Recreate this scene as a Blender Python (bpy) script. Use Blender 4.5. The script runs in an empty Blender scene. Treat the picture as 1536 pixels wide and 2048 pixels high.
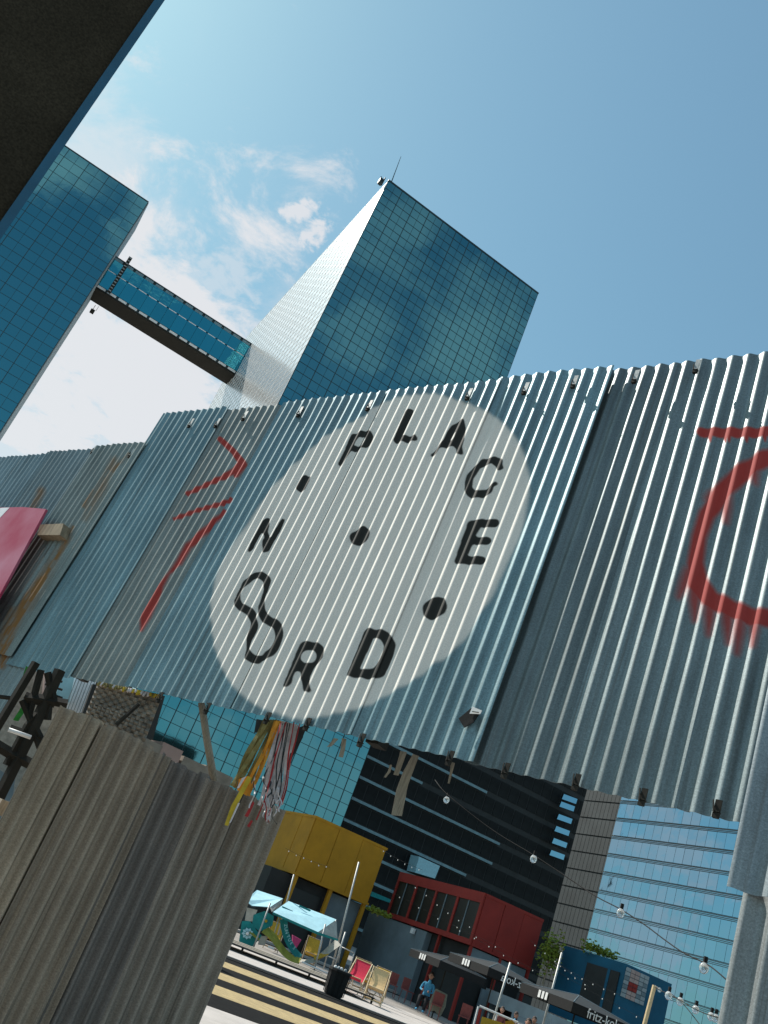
import bpy, math, random
import numpy as np
from mathutils import Vector, Matrix, noise as mnoise
random.seed(7); np.random.seed(7)
rad = math.radians
sc = bpy.context.scene
col = sc.collection

# ------------------------------------------------------------------ camera
F_PX, TH, RO = 1800.0, rad(24.15), rad(22.3)
EYE = Vector((0, 0, 1.6))
FWD = Vector((0, math.cos(TH), math.sin(TH)))
UP0 = Vector((0, -math.sin(TH), math.cos(TH)))
R_ = math.cos(RO) * Vector((1, 0, 0)) + math.sin(RO) * UP0
U_ = -math.sin(RO) * Vector((1, 0, 0)) + math.cos(RO) * UP0
cam_d = bpy.data.cameras.new('camera'); cam = bpy.data.objects.new('camera', cam_d); col.objects.link(cam)
cam_d.sensor_fit = 'VERTICAL'; cam_d.sensor_height = 24; cam_d.lens = F_PX / 2048 * 24
cam_d.clip_start = 0.05; cam_d.clip_end = 3000
cam.matrix_world = Matrix(((R_.x, U_.x, -FWD.x, EYE.x), (R_.y, U_.y, -FWD.y, EYE.y), (R_.z, U_.z, -FWD.z, EYE.z), (0, 0, 0, 1)))
sc.camera = cam

# ------------------------------------------------------------------ light
SUN_YAW, SUN_EL = -51.0, 43.0
sc.view_settings.view_transform = 'Standard'; sc.view_settings.look = 'None'
sc.view_settings.gamma = 1.0; sc.view_settings.exposure = 0.32; sc.view_settings.use_curve_mapping = False
sd = Vector((math.sin(rad(SUN_YAW)) * math.cos(rad(SUN_EL)), math.cos(rad(SUN_YAW)) * math.cos(rad(SUN_EL)), math.sin(rad(SUN_EL))))
sl = bpy.data.lights.new('sun', 'SUN'); sl.energy = 5.0; sl.angle = rad(0.5); sl.color = (1.0, 0.95, 0.87)
so = bpy.data.objects.new('sun', sl); col.objects.link(so)
so.rotation_euler = sd.to_track_quat('Z', 'Y').to_euler()

def ray(x, y):
    return (x - 768) * R_ - (y - 1024) * U_ + F_PX * FWD

W = bpy.data.worlds.new('World'); sc.world = W; W.use_nodes = True
nt = W.node_tree; nt.nodes.clear()
def wn(t, **k):
    n = nt.nodes.new(t)
    for a, b in k.items(): setattr(n, a, b)
    return n
wl = nt.links.new
tc = wn('ShaderNodeTexCoord'); sky = wn('ShaderNodeTexSky'); sky.sky_type = 'NISHITA'; sky.sun_disc = False
sky.sun_elevation = rad(SUN_EL); sky.sun_rotation = rad(SUN_YAW); sky.air_density = 1.3; sky.dust_density = 1.0; sky.ozone_density = 2.5
sky.altitude = 50
tint = wn('ShaderNodeMix', data_type='RGBA', blend_type='MULTIPLY'); tint.inputs[0].default_value = 1
tint.inputs[7].default_value = (.97, 1.53, 1.61, 1)
# highlights of the sky rolled off round the sun, as film does
k1 = wn('ShaderNodeVectorMath', operation='MULTIPLY_ADD'); wl(sky.outputs[0], k1.inputs[0]); k1.inputs[1].default_value = (.095,) * 3; k1.inputs[2].default_value = (1, 1, 1)
k2 = wn('ShaderNodeVectorMath', operation='DIVIDE'); wl(sky.outputs[0], k2.inputs[0]); wl(k1.outputs[0], k2.inputs[1])
wl(k2.outputs[0], tint.inputs[6])
sep = wn('ShaderNodeSeparateXYZ'); wl(tc.outputs['Generated'], sep.inputs[0])
def m(op, a, b=None, c=None, clamp=False):
    n = wn('ShaderNodeMath', operation=op); n.use_clamp = clamp
    for i, v in enumerate((a, b, c)):
        if v is None: continue
        if isinstance(v, (int, float)): n.inputs[i].default_value = v
        else: wl(v, n.inputs[i])
    return n.outputs[0]
zz = m('ADD', m('MAXIMUM', sep.outputs[2], 0.0), 0.22)
cmb = wn('ShaderNodeCombineXYZ'); wl(m('DIVIDE', sep.outputs[0], zz), cmb.inputs[0]); wl(m('DIVIDE', sep.outputs[1], zz), cmb.inputs[1])
def cloudnoise(scale, det, rough, lo, hi, off):
    mp = wn('ShaderNodeMapping'); mp.inputs['Location'].default_value = off; wl(cmb.outputs[0], mp.inputs[0])
    n = wn('ShaderNodeTexNoise'); n.inputs['Scale'].default_value = scale; n.inputs['Detail'].default_value = det; n.inputs['Roughness'].default_value = rough
    n.inputs['Distortion'].default_value = 0.3
    wl(mp.outputs[0], n.inputs['Vector'])
    r = wn('ShaderNodeMapRange'); r.interpolation_type = 'SMOOTHSTEP'; wl(n.outputs[0], r.inputs[0]); r.inputs[1].default_value = lo; r.inputs[2].default_value = hi
    return r.outputs[0], n.outputs[0]
c1, _ = cloudnoise(1.1, 8, 0.55, 0.50, 0.72, (3.1, 1.7, 0))
_, fine = cloudnoise(7.0, 9, 0.66, 0, 1, (0.3, 5.0, 0))
_, fine2 = cloudnoise(34.0, 6, 0.6, 0, 1, (2.3, 1.0, 0))
# general cloud cover everywhere but in the clear patch of sky in front and above
nrm = wn('ShaderNodeVectorMath', operation='NORMALIZE'); wl(tc.outputs['Generated'], nrm.inputs[0])
def ang(px, py, inner, outer, dirv=None):
    v = (ray(px, py) if dirv is None else Vector(dirv)).normalized()
    d = wn('ShaderNodeVectorMath', operation='DOT_PRODUCT'); wl(nrm.outputs[0], d.inputs[0]); d.inputs[1].default_value = v
    a = m('ARCCOSINE', d.outputs['Value'])
    a2 = m('ADD', a, m('MULTIPLY', m('SUBTRACT', fine2 if outer < .06 else fine, 0.5), outer * (3.2 if outer < .3 else 1.6)))
    r = wn('ShaderNodeMapRange'); r.interpolation_type = 'SMOOTHSTEP'; wl(a2, r.inputs[0])
    r.inputs[1].default_value = outer; r.inputs[2].default_value = inner
    return r.outputs[0]
clear = ang(1150, 150, 0.30, 0.62); clear2 = ang(560, 360, 0.10, 0.26)
gen = m('MULTIPLY', c1, m('MULTIPLY', m('SUBTRACT', 1.0, clear), m('SUBTRACT', 1.0, m('MULTIPLY', clear2, .95))))
tot = m('MULTIPLY', gen, 0.75)
for (px, py, i, o, s, *dv_) in [(600, 424, 0.006, 0.022, .75), (628, 462, 0.006, 0.022, .75), (575, 630, 0.01, 0.07, .3), (250, 720, 0.08, 0.26, .82),
                          (90, 860, 0.1, 0.3, .6), (180, 330, 0.01, 0.10, .5), (310, 470, 0.01, 0.09, .35), (440, 550, 0.004, 0.055, .4), (380, 590, 0.01, 0.05, .35),
                          (0, 0, .01, .10, .8, (.57, -.59, .57)), (0, 0, .01, .08, .6, (.44, -.66, .64)), (0, 0, .01, .06, .6, (.48, -.68, .56)), (0, 0, .03, .12, 1., (.18, -.79, .60)), (0, 0, .03, .08, .9, (.27, -.79, .57)), (0, 0, .01, .08, .7, (.66, -.73, .18)), (0, 0, .01, .07, .7, (.72, -.68, .13)), (0, 0, .01, .06, .7, (.60, -.79, .12)),
                          (0, 0, .01, .075, .85, (-.885, .41, .185)), (0, 0, .01, .07, .8, (-.90, .42, .10)), (0, 0, .01, .05, .6, (-.87, .48, .14)), (0, 0, .02, .08, .5, (.69, -.71, .13))]:
    tot = m('MAXIMUM', tot, m('MULTIPLY', ang(px, py, i, o, *dv_), s))
veil = wn('ShaderNodeMix', data_type='RGBA'); veil.inputs[0].default_value = 0.12; wl(tint.outputs[2], veil.inputs[6]); veil.inputs[7].default_value = (4.6, 5.9, 6.4, 1)
mix = wn('ShaderNodeMix', data_type='RGBA'); wl(tot, mix.inputs[0]); wl(veil.outputs[2], mix.inputs[6]); mix.inputs[7].default_value = (7.5, 7.25, 7.3, 1)
bg = wn('ShaderNodeBackground'); bg.inputs[1].default_value = 0.092
wl(mix.outputs[2], bg.inputs[0])
wo = wn('ShaderNodeOutputWorld'); wl(bg.outputs[0], wo.inputs[0])
SKY_STRENGTH = bg.inputs[1]

# ------------------------------------------------------------------ geometry helpers
def hitv(x, y, P, yaw):
    """point where the line of sight through photo pixel (x, y) meets the upright plane through P running along yaw"""
    n = Vector((math.cos(rad(yaw)), -math.sin(rad(yaw)), 0)); d = ray(x, y)
    return EYE + d * ((Vector(P) - EYE).dot(n) / d.dot(n))
def atz(x, y, z):
    d = ray(x, y); return EYE + d * ((z - EYE.z) / d.z)
def at(x, y, dist):
    d = ray(x, y); return EYE + d * (dist / math.hypot(d.x, d.y))
def ydir(yaw): return Vector((math.sin(rad(yaw)), math.cos(rad(yaw)), 0))
ZV = Vector((0, 0, 1))
YA, YB = 69.0, -21.0            # the two directions all the buildings follow
D1, D2 = ydir(YA), ydir(YB)     # to the right / away to the left

class MB:
    def __init__(s): s.v = []; s.f = []; s.mi = []; s.cur = 0
    def face(s, *pts):
        b = len(s.v); s.v += [Vector(p) for p in pts]; s.f.append(tuple(range(b, b + len(pts)))); s.mi.append(s.cur); return s
    def hexa(s, p):   # 8 points: bottom loop 0-3, top loop 4-7
        b = len(s.v); s.v += [Vector(q) for q in p]
        for q in ((0, 3, 2, 1), (4, 5, 6, 7), (0, 1, 5, 4), (1, 2, 6, 5), (2, 3, 7, 6), (3, 0, 4, 7)):
            s.f.append(tuple(b + i for i in q)); s.mi.append(s.cur)
        return s
    def slab(s, o, a, b, c):   # corner + three edge vectors
        o, a, b, c = map(Vector, (o, a, b, c))
        return s.hexa([o, o + a, o + a + b, o + b, o + c, o + a + c, o + a + b + c, o + b + c])
    def prism(s, pts, ext):
        pts = [Vector(p) for p in pts]; ext = Vector(ext); n = len(pts); b = len(s.v)
        s.v += pts + [p + ext for p in pts]
        s.f.append(tuple(range(b + n - 1, b - 1, -1))); s.f.append(tuple(range(b + n, b + 2 * n))); s.mi += [s.cur] * 2
        for i in range(n):
            j = (i + 1) % n; s.f.append((b + i, b + j, b + n + j, b + n + i)); s.mi.append(s.cur)
        return s
    def tube(s, pts, r, seg=8, cap=True):
        pts = [Vector(p) for p in pts]; n = len(pts); rr = r if isinstance(r, (list, tuple)) else [r] * n
        b = len(s.v); ref = None
        for i, p in enumerate(pts):
            t = (pts[min(i + 1, n - 1)] - pts[max(i - 1, 0)]).normalized()
            if ref is None:
                ref = Vector((0, 0, 1)) if abs(t.z) < .9 else Vector((1, 0, 0))
            x = t.cross(ref).normalized(); y = t.cross(x).normalized(); ref = -y if False else ref
            for k in range(seg):
                a = 2 * math.pi * k / seg
                s.v.append(p + (x * math.cos(a) + y * math.sin(a)) * rr[i])
        for i in range(n - 1):
            for k in range(seg):
                k2 = (k + 1) % seg
                s.f.append((b + i * seg + k, b + i * seg + k2, b + (i + 1) * seg + k2, b + (i + 1) * seg + k)); s.mi.append(s.cur)
        if cap:
            s.f.append(tuple(b + k for k in range(seg - 1, -1, -1))); s.f.append(tuple(b + (n - 1) * seg + k for k in range(seg))); s.mi += [s.cur] * 2
        return s
    def ball(s, c, r, seg=8, rings=5, sc_=(1, 1, 1)):
        c = Vector(c); b = len(s.v)
        for i in range(rings + 1):
            th = math.pi * i / rings
            for k in range(seg):
                a = 2 * math.pi * k / seg
                s.v.append(c + Vector((math.sin(th) * math.cos(a) * sc_[0], math.sin(th) * math.sin(a) * sc_[1], math.cos(th) * sc_[2])) * r)
        for i in range(rings):
            for k in range(seg):
                k2 = (k + 1) % seg
                s.f.append((b + i * seg + k, b + (i + 1) * seg + k, b + (i + 1) * seg + k2, b + i * seg + k2)); s.mi.append(s.cur)
        return s
    def build(s, name, mat, parent=None, smooth=False, origin=None, **props):
        o0 = Vector(origin) if origin is not None else (wloc(parent) if parent else (sum(s.v, Vector()) / len(s.v)))
        me = bpy.data.meshes.new(name)
        me.from_pydata([tuple(p - o0) for p in s.v], [], s.f)
        for mm in (mat if isinstance(mat, (list, tuple)) else [mat]): me.materials.append(mm)
        if isinstance(mat, (list, tuple)): me.polygons.foreach_set('material_index', s.mi)
        if smooth: me.polygons.foreach_set('use_smooth', [True] * len(me.polygons))
        me.update()
        o = bpy.data.objects.new(name, me); col.objects.link(o)
        if parent: o.parent = parent; o.location = o0 - wloc(parent)
        else: o.location = o0
        for k, v in props.items(): o[k] = v
        return o
def wloc(o):
    l = Vector(o.location); p = o.parent
    while p: l += Vector(p.location); p = p.parent
    return l
def empty(name, loc, label, cat, group=None):
    o = bpy.data.objects.new(name, None); col.objects.link(o); o.location = loc; o.empty_display_size = .2
    o['label'] = label; o['category'] = cat
    if group: o['group'] = group
    return o
def tag(o, label, cat, group=None):
    o['label'] = label; o['category'] = cat
    if group: o['group'] = group
    return o
def inst(o, loc, rot=None, parent=None, scale=None):
    c = o.copy(); col.objects.link(c); c.parent = parent or o.parent; c.location = loc
    if rot is not None: c.rotation_euler = rot
    if scale is not None: c.scale = scale
    return c
def bevel(o, w=.01, seg=2):
    b = o.modifiers.new('bevel', 'BEVEL'); b.width = w; b.segments = seg; b.limit_method = 'ANGLE'; return o

# ------------------------------------------------------------------ materials
def mat(name, base=(.5, .5, .5), rough=.7, metal=0., var=.25, scale=8., bump=.15, spec=.4, dirt=None, stretch=None, grain=0.0):
    m_ = bpy.data.materials.new(name); m_.use_nodes = True; t = m_.node_tree; b = t.nodes['Principled BSDF']
    tc_ = t.nodes.new('ShaderNodeTexCoord'); mp = t.nodes.new('ShaderNodeMapping'); t.links.new(tc_.outputs['Object'], mp.inputs[0])
    if stretch: mp.inputs['Scale'].default_value = stretch
    n = t.nodes.new('ShaderNodeTexNoise'); n.inputs['Scale'].default_value = scale; n.inputs['Detail'].default_value = 7; n.inputs['Roughness'].default_value = .65
    t.links.new(mp.outputs[0], n.inputs['Vector'])
    r = t.nodes.new('ShaderNodeValToRGB'); t.links.new(n.outputs[0], r.inputs[0])
    lo = [c * (1 - var) for c in base]; hi = [min(1, c * (1 + var)) for c in base]
    if dirt: lo = dirt
    r.color_ramp.elements[0].position = .32; r.color_ramp.elements[1].position = .68
    r.color_ramp.elements[0].color = (*lo, 1); r.color_ramp.elements[1].color = (*hi, 1)
    src = r.outputs[0]
    if grain:
        g = t.nodes.new('ShaderNodeTexNoise'); g.inputs['Scale'].default_value = 160; g.inputs['Detail'].default_value = 2; t.links.new(tc_.outputs['Object'], g.inputs['Vector'])
        mr = t.nodes.new('ShaderNodeMapRange'); t.links.new(g.outputs[0], mr.inputs[0]); mr.inputs[1].default_value = .3; mr.inputs[2].default_value = .7; mr.inputs[3].default_value = 1 - grain; mr.inputs[4].default_value = 1 + grain
        mu = t.nodes.new('ShaderNodeVectorMath'); mu.operation = 'SCALE'; t.links.new(src, mu.inputs[0]); t.links.new(mr.outputs[0], mu.inputs['Scale']); src = mu.outputs[0]
    t.links.new(src, b.inputs['Base Color'])
    b.inputs['Roughness'].default_value = rough; b.inputs['Metallic'].default_value = metal; b.inputs['Specular IOR Level'].default_value = spec
    if bump:
        bp = t.nodes.new('ShaderNodeBump'); bp.inputs['Strength'].default_value = bump; bp.inputs['Distance'].default_value = .02
        t.links.new(n.outputs[0], bp.inputs['Height']); t.links.new(bp.outputs[0], b.inputs['Normal'])
    return m_

def glassmat(name, base, rough=.04, var=.12, wav=.02, metal=1.0):
    """mirror glass of a curtain wall, each object slightly different in tint and tilt"""
    m_ = bpy.data.materials.new(name); m_.use_nodes = True; t = m_.node_tree; b = t.nodes['Principled BSDF']
    oi = t.nodes.new('ShaderNodeObjectInfo')
    mr = t.nodes.new('ShaderNodeMapRange'); t.links.new(oi.outputs['Random'], mr.inputs[0]); mr.inputs[3].default_value = 1 - var; mr.inputs[4].default_value = 1 + var
    mu = t.nodes.new('ShaderNodeVectorMath'); mu.operation = 'SCALE'; mu.inputs[0].default_value = base; t.links.new(mr.outputs[0], mu.inputs['Scale'])
    t.links.new(mu.outputs[0], b.inputs['Base Color']); b.inputs['Metallic'].default_value = metal; b.inputs['Roughness'].default_value = rough
    g = t.nodes.new('ShaderNodeNewGeometry'); n = t.nodes.new('ShaderNodeTexNoise'); n.inputs['Scale'].default_value = .35; n.inputs['Detail'].default_value = 3
    t.links.new(g.outputs['Position'], n.inputs['Vector'])
    bp = t.nodes.new('ShaderNodeBump'); bp.inputs['Strength'].default_value = wav * 10; bp.inputs['Distance'].default_value = .1
    t.links.new(n.outputs[0], bp.inputs['Height']); t.links.new(bp.outputs[0], b.inputs['Normal'])
    return m_

M = {}
M['ground'] = mat('dark_asphalt', (.27, .245, .22), .9, scale=1.2, var=.2, bump=.1, grain=.12)
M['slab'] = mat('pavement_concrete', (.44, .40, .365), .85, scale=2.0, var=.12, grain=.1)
M['yellowpaint'] = mat('worn_yellow_road_paint', (.36, .27, .13), .9, scale=5, var=.25, grain=.25)
M['blackpaint'] = mat('black_road_paint', (.010, .010, .010), .95, spec=.08, scale=5, var=.3, grain=.25)
M['cladding'] = mat('dark_reflection_cladding', (.028, .034, .035), .6, scale=.5, var=.3, bump=0)  # mirror glass coloured dark to carry the black block's reflection
M['dark'] = mat('dark_steel', (.022, .020, .015), .8, scale=6, var=.3, spec=.25)
M['column'] = mat('dark_brown_column', (.034, .028, .019), .95, scale=2.5, var=.35, spec=.1, grain=.3)
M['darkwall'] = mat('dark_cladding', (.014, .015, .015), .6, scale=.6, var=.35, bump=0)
M['bluesteel'] = mat('blue_painted_steel', (.015, .09, .16), .35, scale=6, var=.2)
M['steel'] = mat('galvanised_pole', (.42, .42, .40), .5, .4, scale=20)
M['whitepaint'] = mat('white_paint', (.75, .74, .72), .5, scale=10, var=.08)
M['yellowbox'] = mat('yellow_container_paint', (.46, .215, .008), .75, scale=.8, var=.16, grain=.1)
M['oliveyellow'] = M['yellowbox']
M['redbox'] = mat('red_container_paint', (.28, .024, .016), .75, scale=.8, var=.18, grain=.1)
M['bluebox'] = mat('blue_container_paint', (.004, .085, .15), .75, scale=.8, var=.18, grain=.1)
M['greybox'] = mat('slate_panel', (.16, .20, .22), .7, scale=.8, var=.2, grain=.1)
M['greylight'] = mat('light_grey_panel', (.30, .33, .34), .7, scale=.8, var=.2, grain=.1)
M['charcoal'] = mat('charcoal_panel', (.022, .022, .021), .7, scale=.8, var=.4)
M['wood'] = mat('bare_timber', (.30, .23, .15), .8, scale=30, var=.35, stretch=(1, 1, .15))
M['greywood'] = mat('weathered_timber', (.30, .26, .20), .9, scale=30, var=.35, stretch=(6, 6, .4))
M['palewood'] = mat('pale_beech', (.62, .47, .27), .6, scale=30, var=.15)
M['redcloth'] = mat('red_canvas', (.62, .03, .07), .9, scale=30, var=.15)
M['sandcloth'] = mat('sand_canvas', (.72, .50, .25), .9, scale=30, var=.15)
M['goldcloth'] = mat('golden_canvas', (.50, .30, .03), .9, scale=30, var=.2)
M['pink'] = mat('pink_cloth', (.50, .06, .20), .9, scale=30, var=.15)
M['bluecloth'] = mat('light_blue_awning', (.36, .60, .66), .8, scale=3, var=.12)
M['teal'] = mat('teal_cloth', (.01, .20, .20), .8, scale=4, var=.25)
M['lime'] = mat('olive_yellow_cloth', (.32, .30, .05), .9, scale=6, var=.25)
M['sandgrey'] = mat('grey_cloth', (.40, .38, .33), .9, scale=6, var=.2)
M['black'] = mat('black_rubber', (.010, .010, .010), .9, scale=20, var=.3)
M['green'] = mat('green_net', (.03, .22, .03), .8, scale=20, var=.4)
M['leaf'] = mat('hedge_leaf', (.16, .20, .02), .8, scale=20, var=.5)
M['mullion'] = mat('curtain_wall_frame', (.03, .05, .055), .5, .3, scale=1, var=.2, bump=0)
M['frame_glare'] = mat('glare_white_frame', (.75, .76, .75), .4, .0, scale=1, var=.1, bump=0)  # frames whitened along with the glare on the tower's left side
M['frame_light'] = mat('pale_spandrel', (.16, .25, .28), .5, .2, scale=1, var=.2, bump=0)
M['darkpane'] = mat('black_window', (.010, .011, .011), .6, scale=.4, var=.5, bump=0, spec=.15)
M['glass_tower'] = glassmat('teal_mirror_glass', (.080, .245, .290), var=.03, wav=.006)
M['glass_side'] = glassmat('glare_white_glass', (.90, .90, .89), metal=.65, rough=.22, var=.03)  # same tower glass, whitened for the bright cloud its left side mirrors
M['glass_blue'] = glassmat('blue_mirror_glass', (.22, .37, .48), var=.04)
M['glass_bridge'] = glassmat('bridge_teal_glass', (.05, .29, .35), var=.05)
M['glass_dark'] = glassmat('smoked_glass', (.012, .014, .014), rough=.45, var=.4, metal=.0)
M['skin'] = mat('skin', (.42, .22, .15), .6, scale=10, var=.1, bump=0)
M['hair'] = mat('hair', (.04, .025, .018), .7, scale=20, var=.3)
M['shirt_blue'] = mat('light_blue_shirt', (.10, .38, .60), .9, scale=20, var=.2)
M['shirt_dark'] = mat('dark_clothes', (.03, .03, .035), .9, scale=20, var=.2)
M['shirt_red'] = mat('red_shirt', (.25, .07, .06), .9, scale=20, var=.2)
M['jacket'] = mat('grey_green_jacket', (.22, .22, .17), .9, scale=14, var=.2)
M['net'] = mat('camouflage_net', (.26, .23, .19), .9, scale=14, var=.45)
M['brick'] = mat('pink_render', (.42, .30, .27), .9, scale=4, var=.15)
M['blind'] = mat('white_blind', (.85, .86, .88), .8, scale=4, var=.1)
M['concrete'] = mat('weathered_concrete', (.30, .27, .23), .95, scale=6, var=.3)
def bulbmat():
    m_ = bpy.data.materials.new('bulb_glass'); m_.use_nodes = True; b = m_.node_tree.nodes['Principled BSDF']
    b.inputs['Base Color'].default_value = (.85, .9, .9, 1); b.inputs['Transmission Weight'].default_value = .75; b.inputs['Roughness'].default_value = .05
    return m_
M['bulb'] = bulbmat()
for k, c in dict(rb_white=(.62, .56, .54), rb_red=(.40, .03, .03), rb_orange=(.62, .25, .02), rb_yellow=(.55, .38, .03), rb_black=(.03, .035, .035), rb_olive=(.22, .18, .06)).items():
    M[k] = mat(k.replace('rb_', '') + '_ribbon', c, .8, scale=25, var=.2)

# ------------------------------------------------------------------ ground
g = MB(); g.face((-900, -900, 0), (900, -900, 0), (900, 900, 0), (-900, 900, 0)); g.build('ground', M['ground'], origin=(0, 0, 0), kind='structure')

# ------------------------------------------------------------------ the fence plane (fitted from the photograph's own vanishing points)
S = 4 / 7
FD = ydir(-45.6)
l_ = Vector((.03245, .0479, .9983)); FUP = (l_ - FD * l_.dot(FD)).normalized()
FN = FUP.cross(FD).normalized()
FP0 = atz(948, 1525, 2.4)
if FN.dot(EYE - FP0) < 0: FN = -FN
def fhit(x, y, off=0.):
    P = FP0 + FN * off; d = ray(x, y); p = EYE + d * ((P - EYE).dot(FN) / d.dot(FN)); return p
def fuv(x, y):
    p = fhit(x, y) - FP0; return p.dot(FD), p.dot(FUP)
def fpt(u, v, w=0.): return FP0 + FD * u + FUP * v + FN * w

# --- paint mask: what is sprayed and stencilled on the sheets
U0, U1, V0, V1 = -1.75, 6.5, -.55, 2.4
TX = .0030
nx, ny = int((U1 - U0) / TX), int((V1 - V0) / TX)
uu, vv = np.meshgrid(U0 + (np.arange(nx) + .5) * TX, V0 + (np.arange(ny) + .5) * TX)
A_ = np.array
pw = A_(FP0)[None, None] + uu[..., None] * A_(FD) + vv[..., None] * A_(FUP) - A_(EYE)
zc = pw @ A_(FWD); PXX = 768 + F_PX * (pw @ A_(R_)) / zc; PYY = 1024 - F_PX * (pw @ A_(U_)) / zc
del pw, zc
def inpoly(pts, out, val=1.0):
    pts = np.array(pts, float)
    xs, ys = PXX, PYY
    sel = (xs > pts[:, 0].min() - 1) & (xs < pts[:, 0].max() + 1) & (ys > pts[:, 1].min() - 1) & (ys < pts[:, 1].max() + 1)
    x = xs[sel]; y = ys[sel]; c = np.zeros(x.shape, bool)
    n = len(pts); j = n - 1
    for i in range(n):
        xi, yi = pts[i]; xj, yj = pts[j]
        if yi != yj:
            c ^= ((yi > y) != (yj > y)) & (x < (xj - xi) * (y - yi) / (yj - yi) + xi)
        j = i
    o = out[sel]; o[c] = val; out[sel] = o
def sm(pts, n=6):   # closed Catmull-Rom
    P = np.array(pts, float); k = len(P); r = []
    for i in range(k):
        p0, p1, p2, p3 = P[i - 1], P[i], P[(i + 1) % k], P[(i + 2) % k]
        for t in np.linspace(0, 1, n, endpoint=False):
            r.append(.5 * ((2 * p1) + (-p0 + p2) * t + (2 * p0 - 5 * p1 + 4 * p2 - p3) * t * t + (-p0 + 3 * p1 - 3 * p2 + p3) * t ** 3))
    return r
def stroke(pts, widths, out, soft=3.0, amp=1.0):
    pts = np.array(pts, float)
    if not hasattr(widths, '__len__'): widths = [widths] * len(pts)
    mw = max(widths) + soft
    sel = (PXX > pts[:, 0].min() - mw) & (PXX < pts[:, 0].max() + mw) & (PYY > pts[:, 1].min() - mw) & (PYY < pts[:, 1].max() + mw)
    x = PXX[sel]; y = PYY[sel]; best = np.zeros(x.shape)
    for i in range(len(pts) - 1):
        a, b = pts[i], pts[i + 1]; d = b - a; L = (d @ d)
        t = np.clip(((x - a[0]) * d[0] + (y - a[1]) * d[1]) / L, 0, 1)
        dist = np.hypot(x - a[0] - t * d[0], y - a[1] - t * d[1]); w = widths[i] * (1 - t) + widths[i + 1] * t
        best = np.maximum(best, np.clip((w / 2 + soft / 2 - dist) / soft, 0, 1))
    out[sel] = np.maximum(out[sel], best * amp)
def blur(a, k):
    for ax in (0, 1):
        c = np.cumsum(np.pad(a, [(k + 1, k) if i == ax else (0, 0) for i in (0, 1)], mode='edge'), axis=ax)
        n = a.shape[ax]
        a = (np.take(c, range(2 * k + 1, 2 * k + 1 + n), axis=ax) - np.take(c, range(0, n), axis=ax)) / (2 * k + 1)
    return a
def z2(pts, ox, oy, s): return [(ox + x / s, oy + y / s) for x, y in pts]

white = np.zeros((ny, nx)); black = np.zeros((ny, nx)); redm = np.zeros((ny, nx)); rust = np.zeros((ny, nx))
circ = [(960, 85), (870, 95), (790, 130), (720, 180), (640, 220), (560, 265), (500, 320), (430, 385), (350, 470), (295, 540), (240, 630), (180, 720), (130, 810), (100, 900), (92, 980),
        (98, 1060), (110, 1140), (140, 1220), (180, 1290), (230, 1340), (300, 1385), (370, 1410), (440, 1430), (520, 1428), (600, 1410), (680, 1392), (740, 1372), (800, 1340), (870, 1300),
        (950, 1255), (1000, 1210), (1060, 1175), (1110, 1130), (1160, 1070), (1200, 1000), (1250, 930), (1290, 840), (1330, 750), (1370, 660), (1395, 560), (1410, 470), (1400, 380), (1370, 290),
        (1320, 220), (1260, 170), (1180, 130), (1080, 98), (1020, 82)]
inpoly(sm(z2(circ, 380, 750, 2.0757)), white)
white = blur(blur(white, 3), 2)
def L1(p): return z2(p, 660, 800, 5.12)
def L2(p): return z2(p, 820, 900, 5.69)
def L3(p): return z2(p, 440, 1010, 6.025)
def L4(p): return z2(p, 540, 1230, 5.486)
def L7(p): return z2(p, 580, 930, 8.533)
# P
inpoly(L1([(245, 365), (310, 358), (330, 340), (375, 338), (405, 328), (430, 345), (442, 380), (438, 420), (415, 465), (380, 492), (330, 500), (295, 540), (235, 538), (135, 690), (95, 675), (160, 550), (215, 425)]), black)
inpoly(L1([(320, 390), (378, 390), (380, 420), (345, 480), (300, 494), (262, 490), (240, 520), (265, 470), (300, 410)]), black, 0)
# L
inpoly(L1([(812, 112), (855, 108), (850, 150), (745, 385), (790, 384), (850, 384), (880, 374), (897, 398), (886, 428), (845, 430), (815, 445), (740, 432), (715, 445), (680, 450), (667, 430), (700, 350), (790, 130)]), black)
# A
inpoly(L1([(1375, 212), (1320, 225), (1262, 270), (1225, 330), (1185, 420), (1140, 470), (1090, 525), (1032, 570), (1060, 583), (1090, 580), (1130, 510), (1170, 488), (1225, 500), (1275, 480), (1300, 505), (1310, 565), (1365, 570), (1360, 500), (1385, 420), (1390, 350), (1380, 260)]), black)
inpoly(L1([(1315, 322), (1270, 360), (1232, 410), (1238, 435), (1262, 436), (1290, 400)]), black, 0)
# C
inpoly(L2([(970, 85), (1010, 95), (1060, 130), (1050, 180), (1060, 200), (1055, 220), (1010, 250), (1000, 210), (970, 175), (930, 150), (905, 178), (850, 180), (800, 200), (760, 270), (720, 340), (700, 430), (740, 470), (790, 482), (830, 462), (880, 450), (925, 420), (965, 385), (995, 370), (990, 395), (950, 430), (930, 490), (900, 520), (850, 535), (800, 535), (750, 553), (700, 545), (655, 515), (630, 450), (627, 370), (650, 290), (690, 235), (780, 180), (830, 110), (900, 107), (935, 108)]), black)
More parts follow.
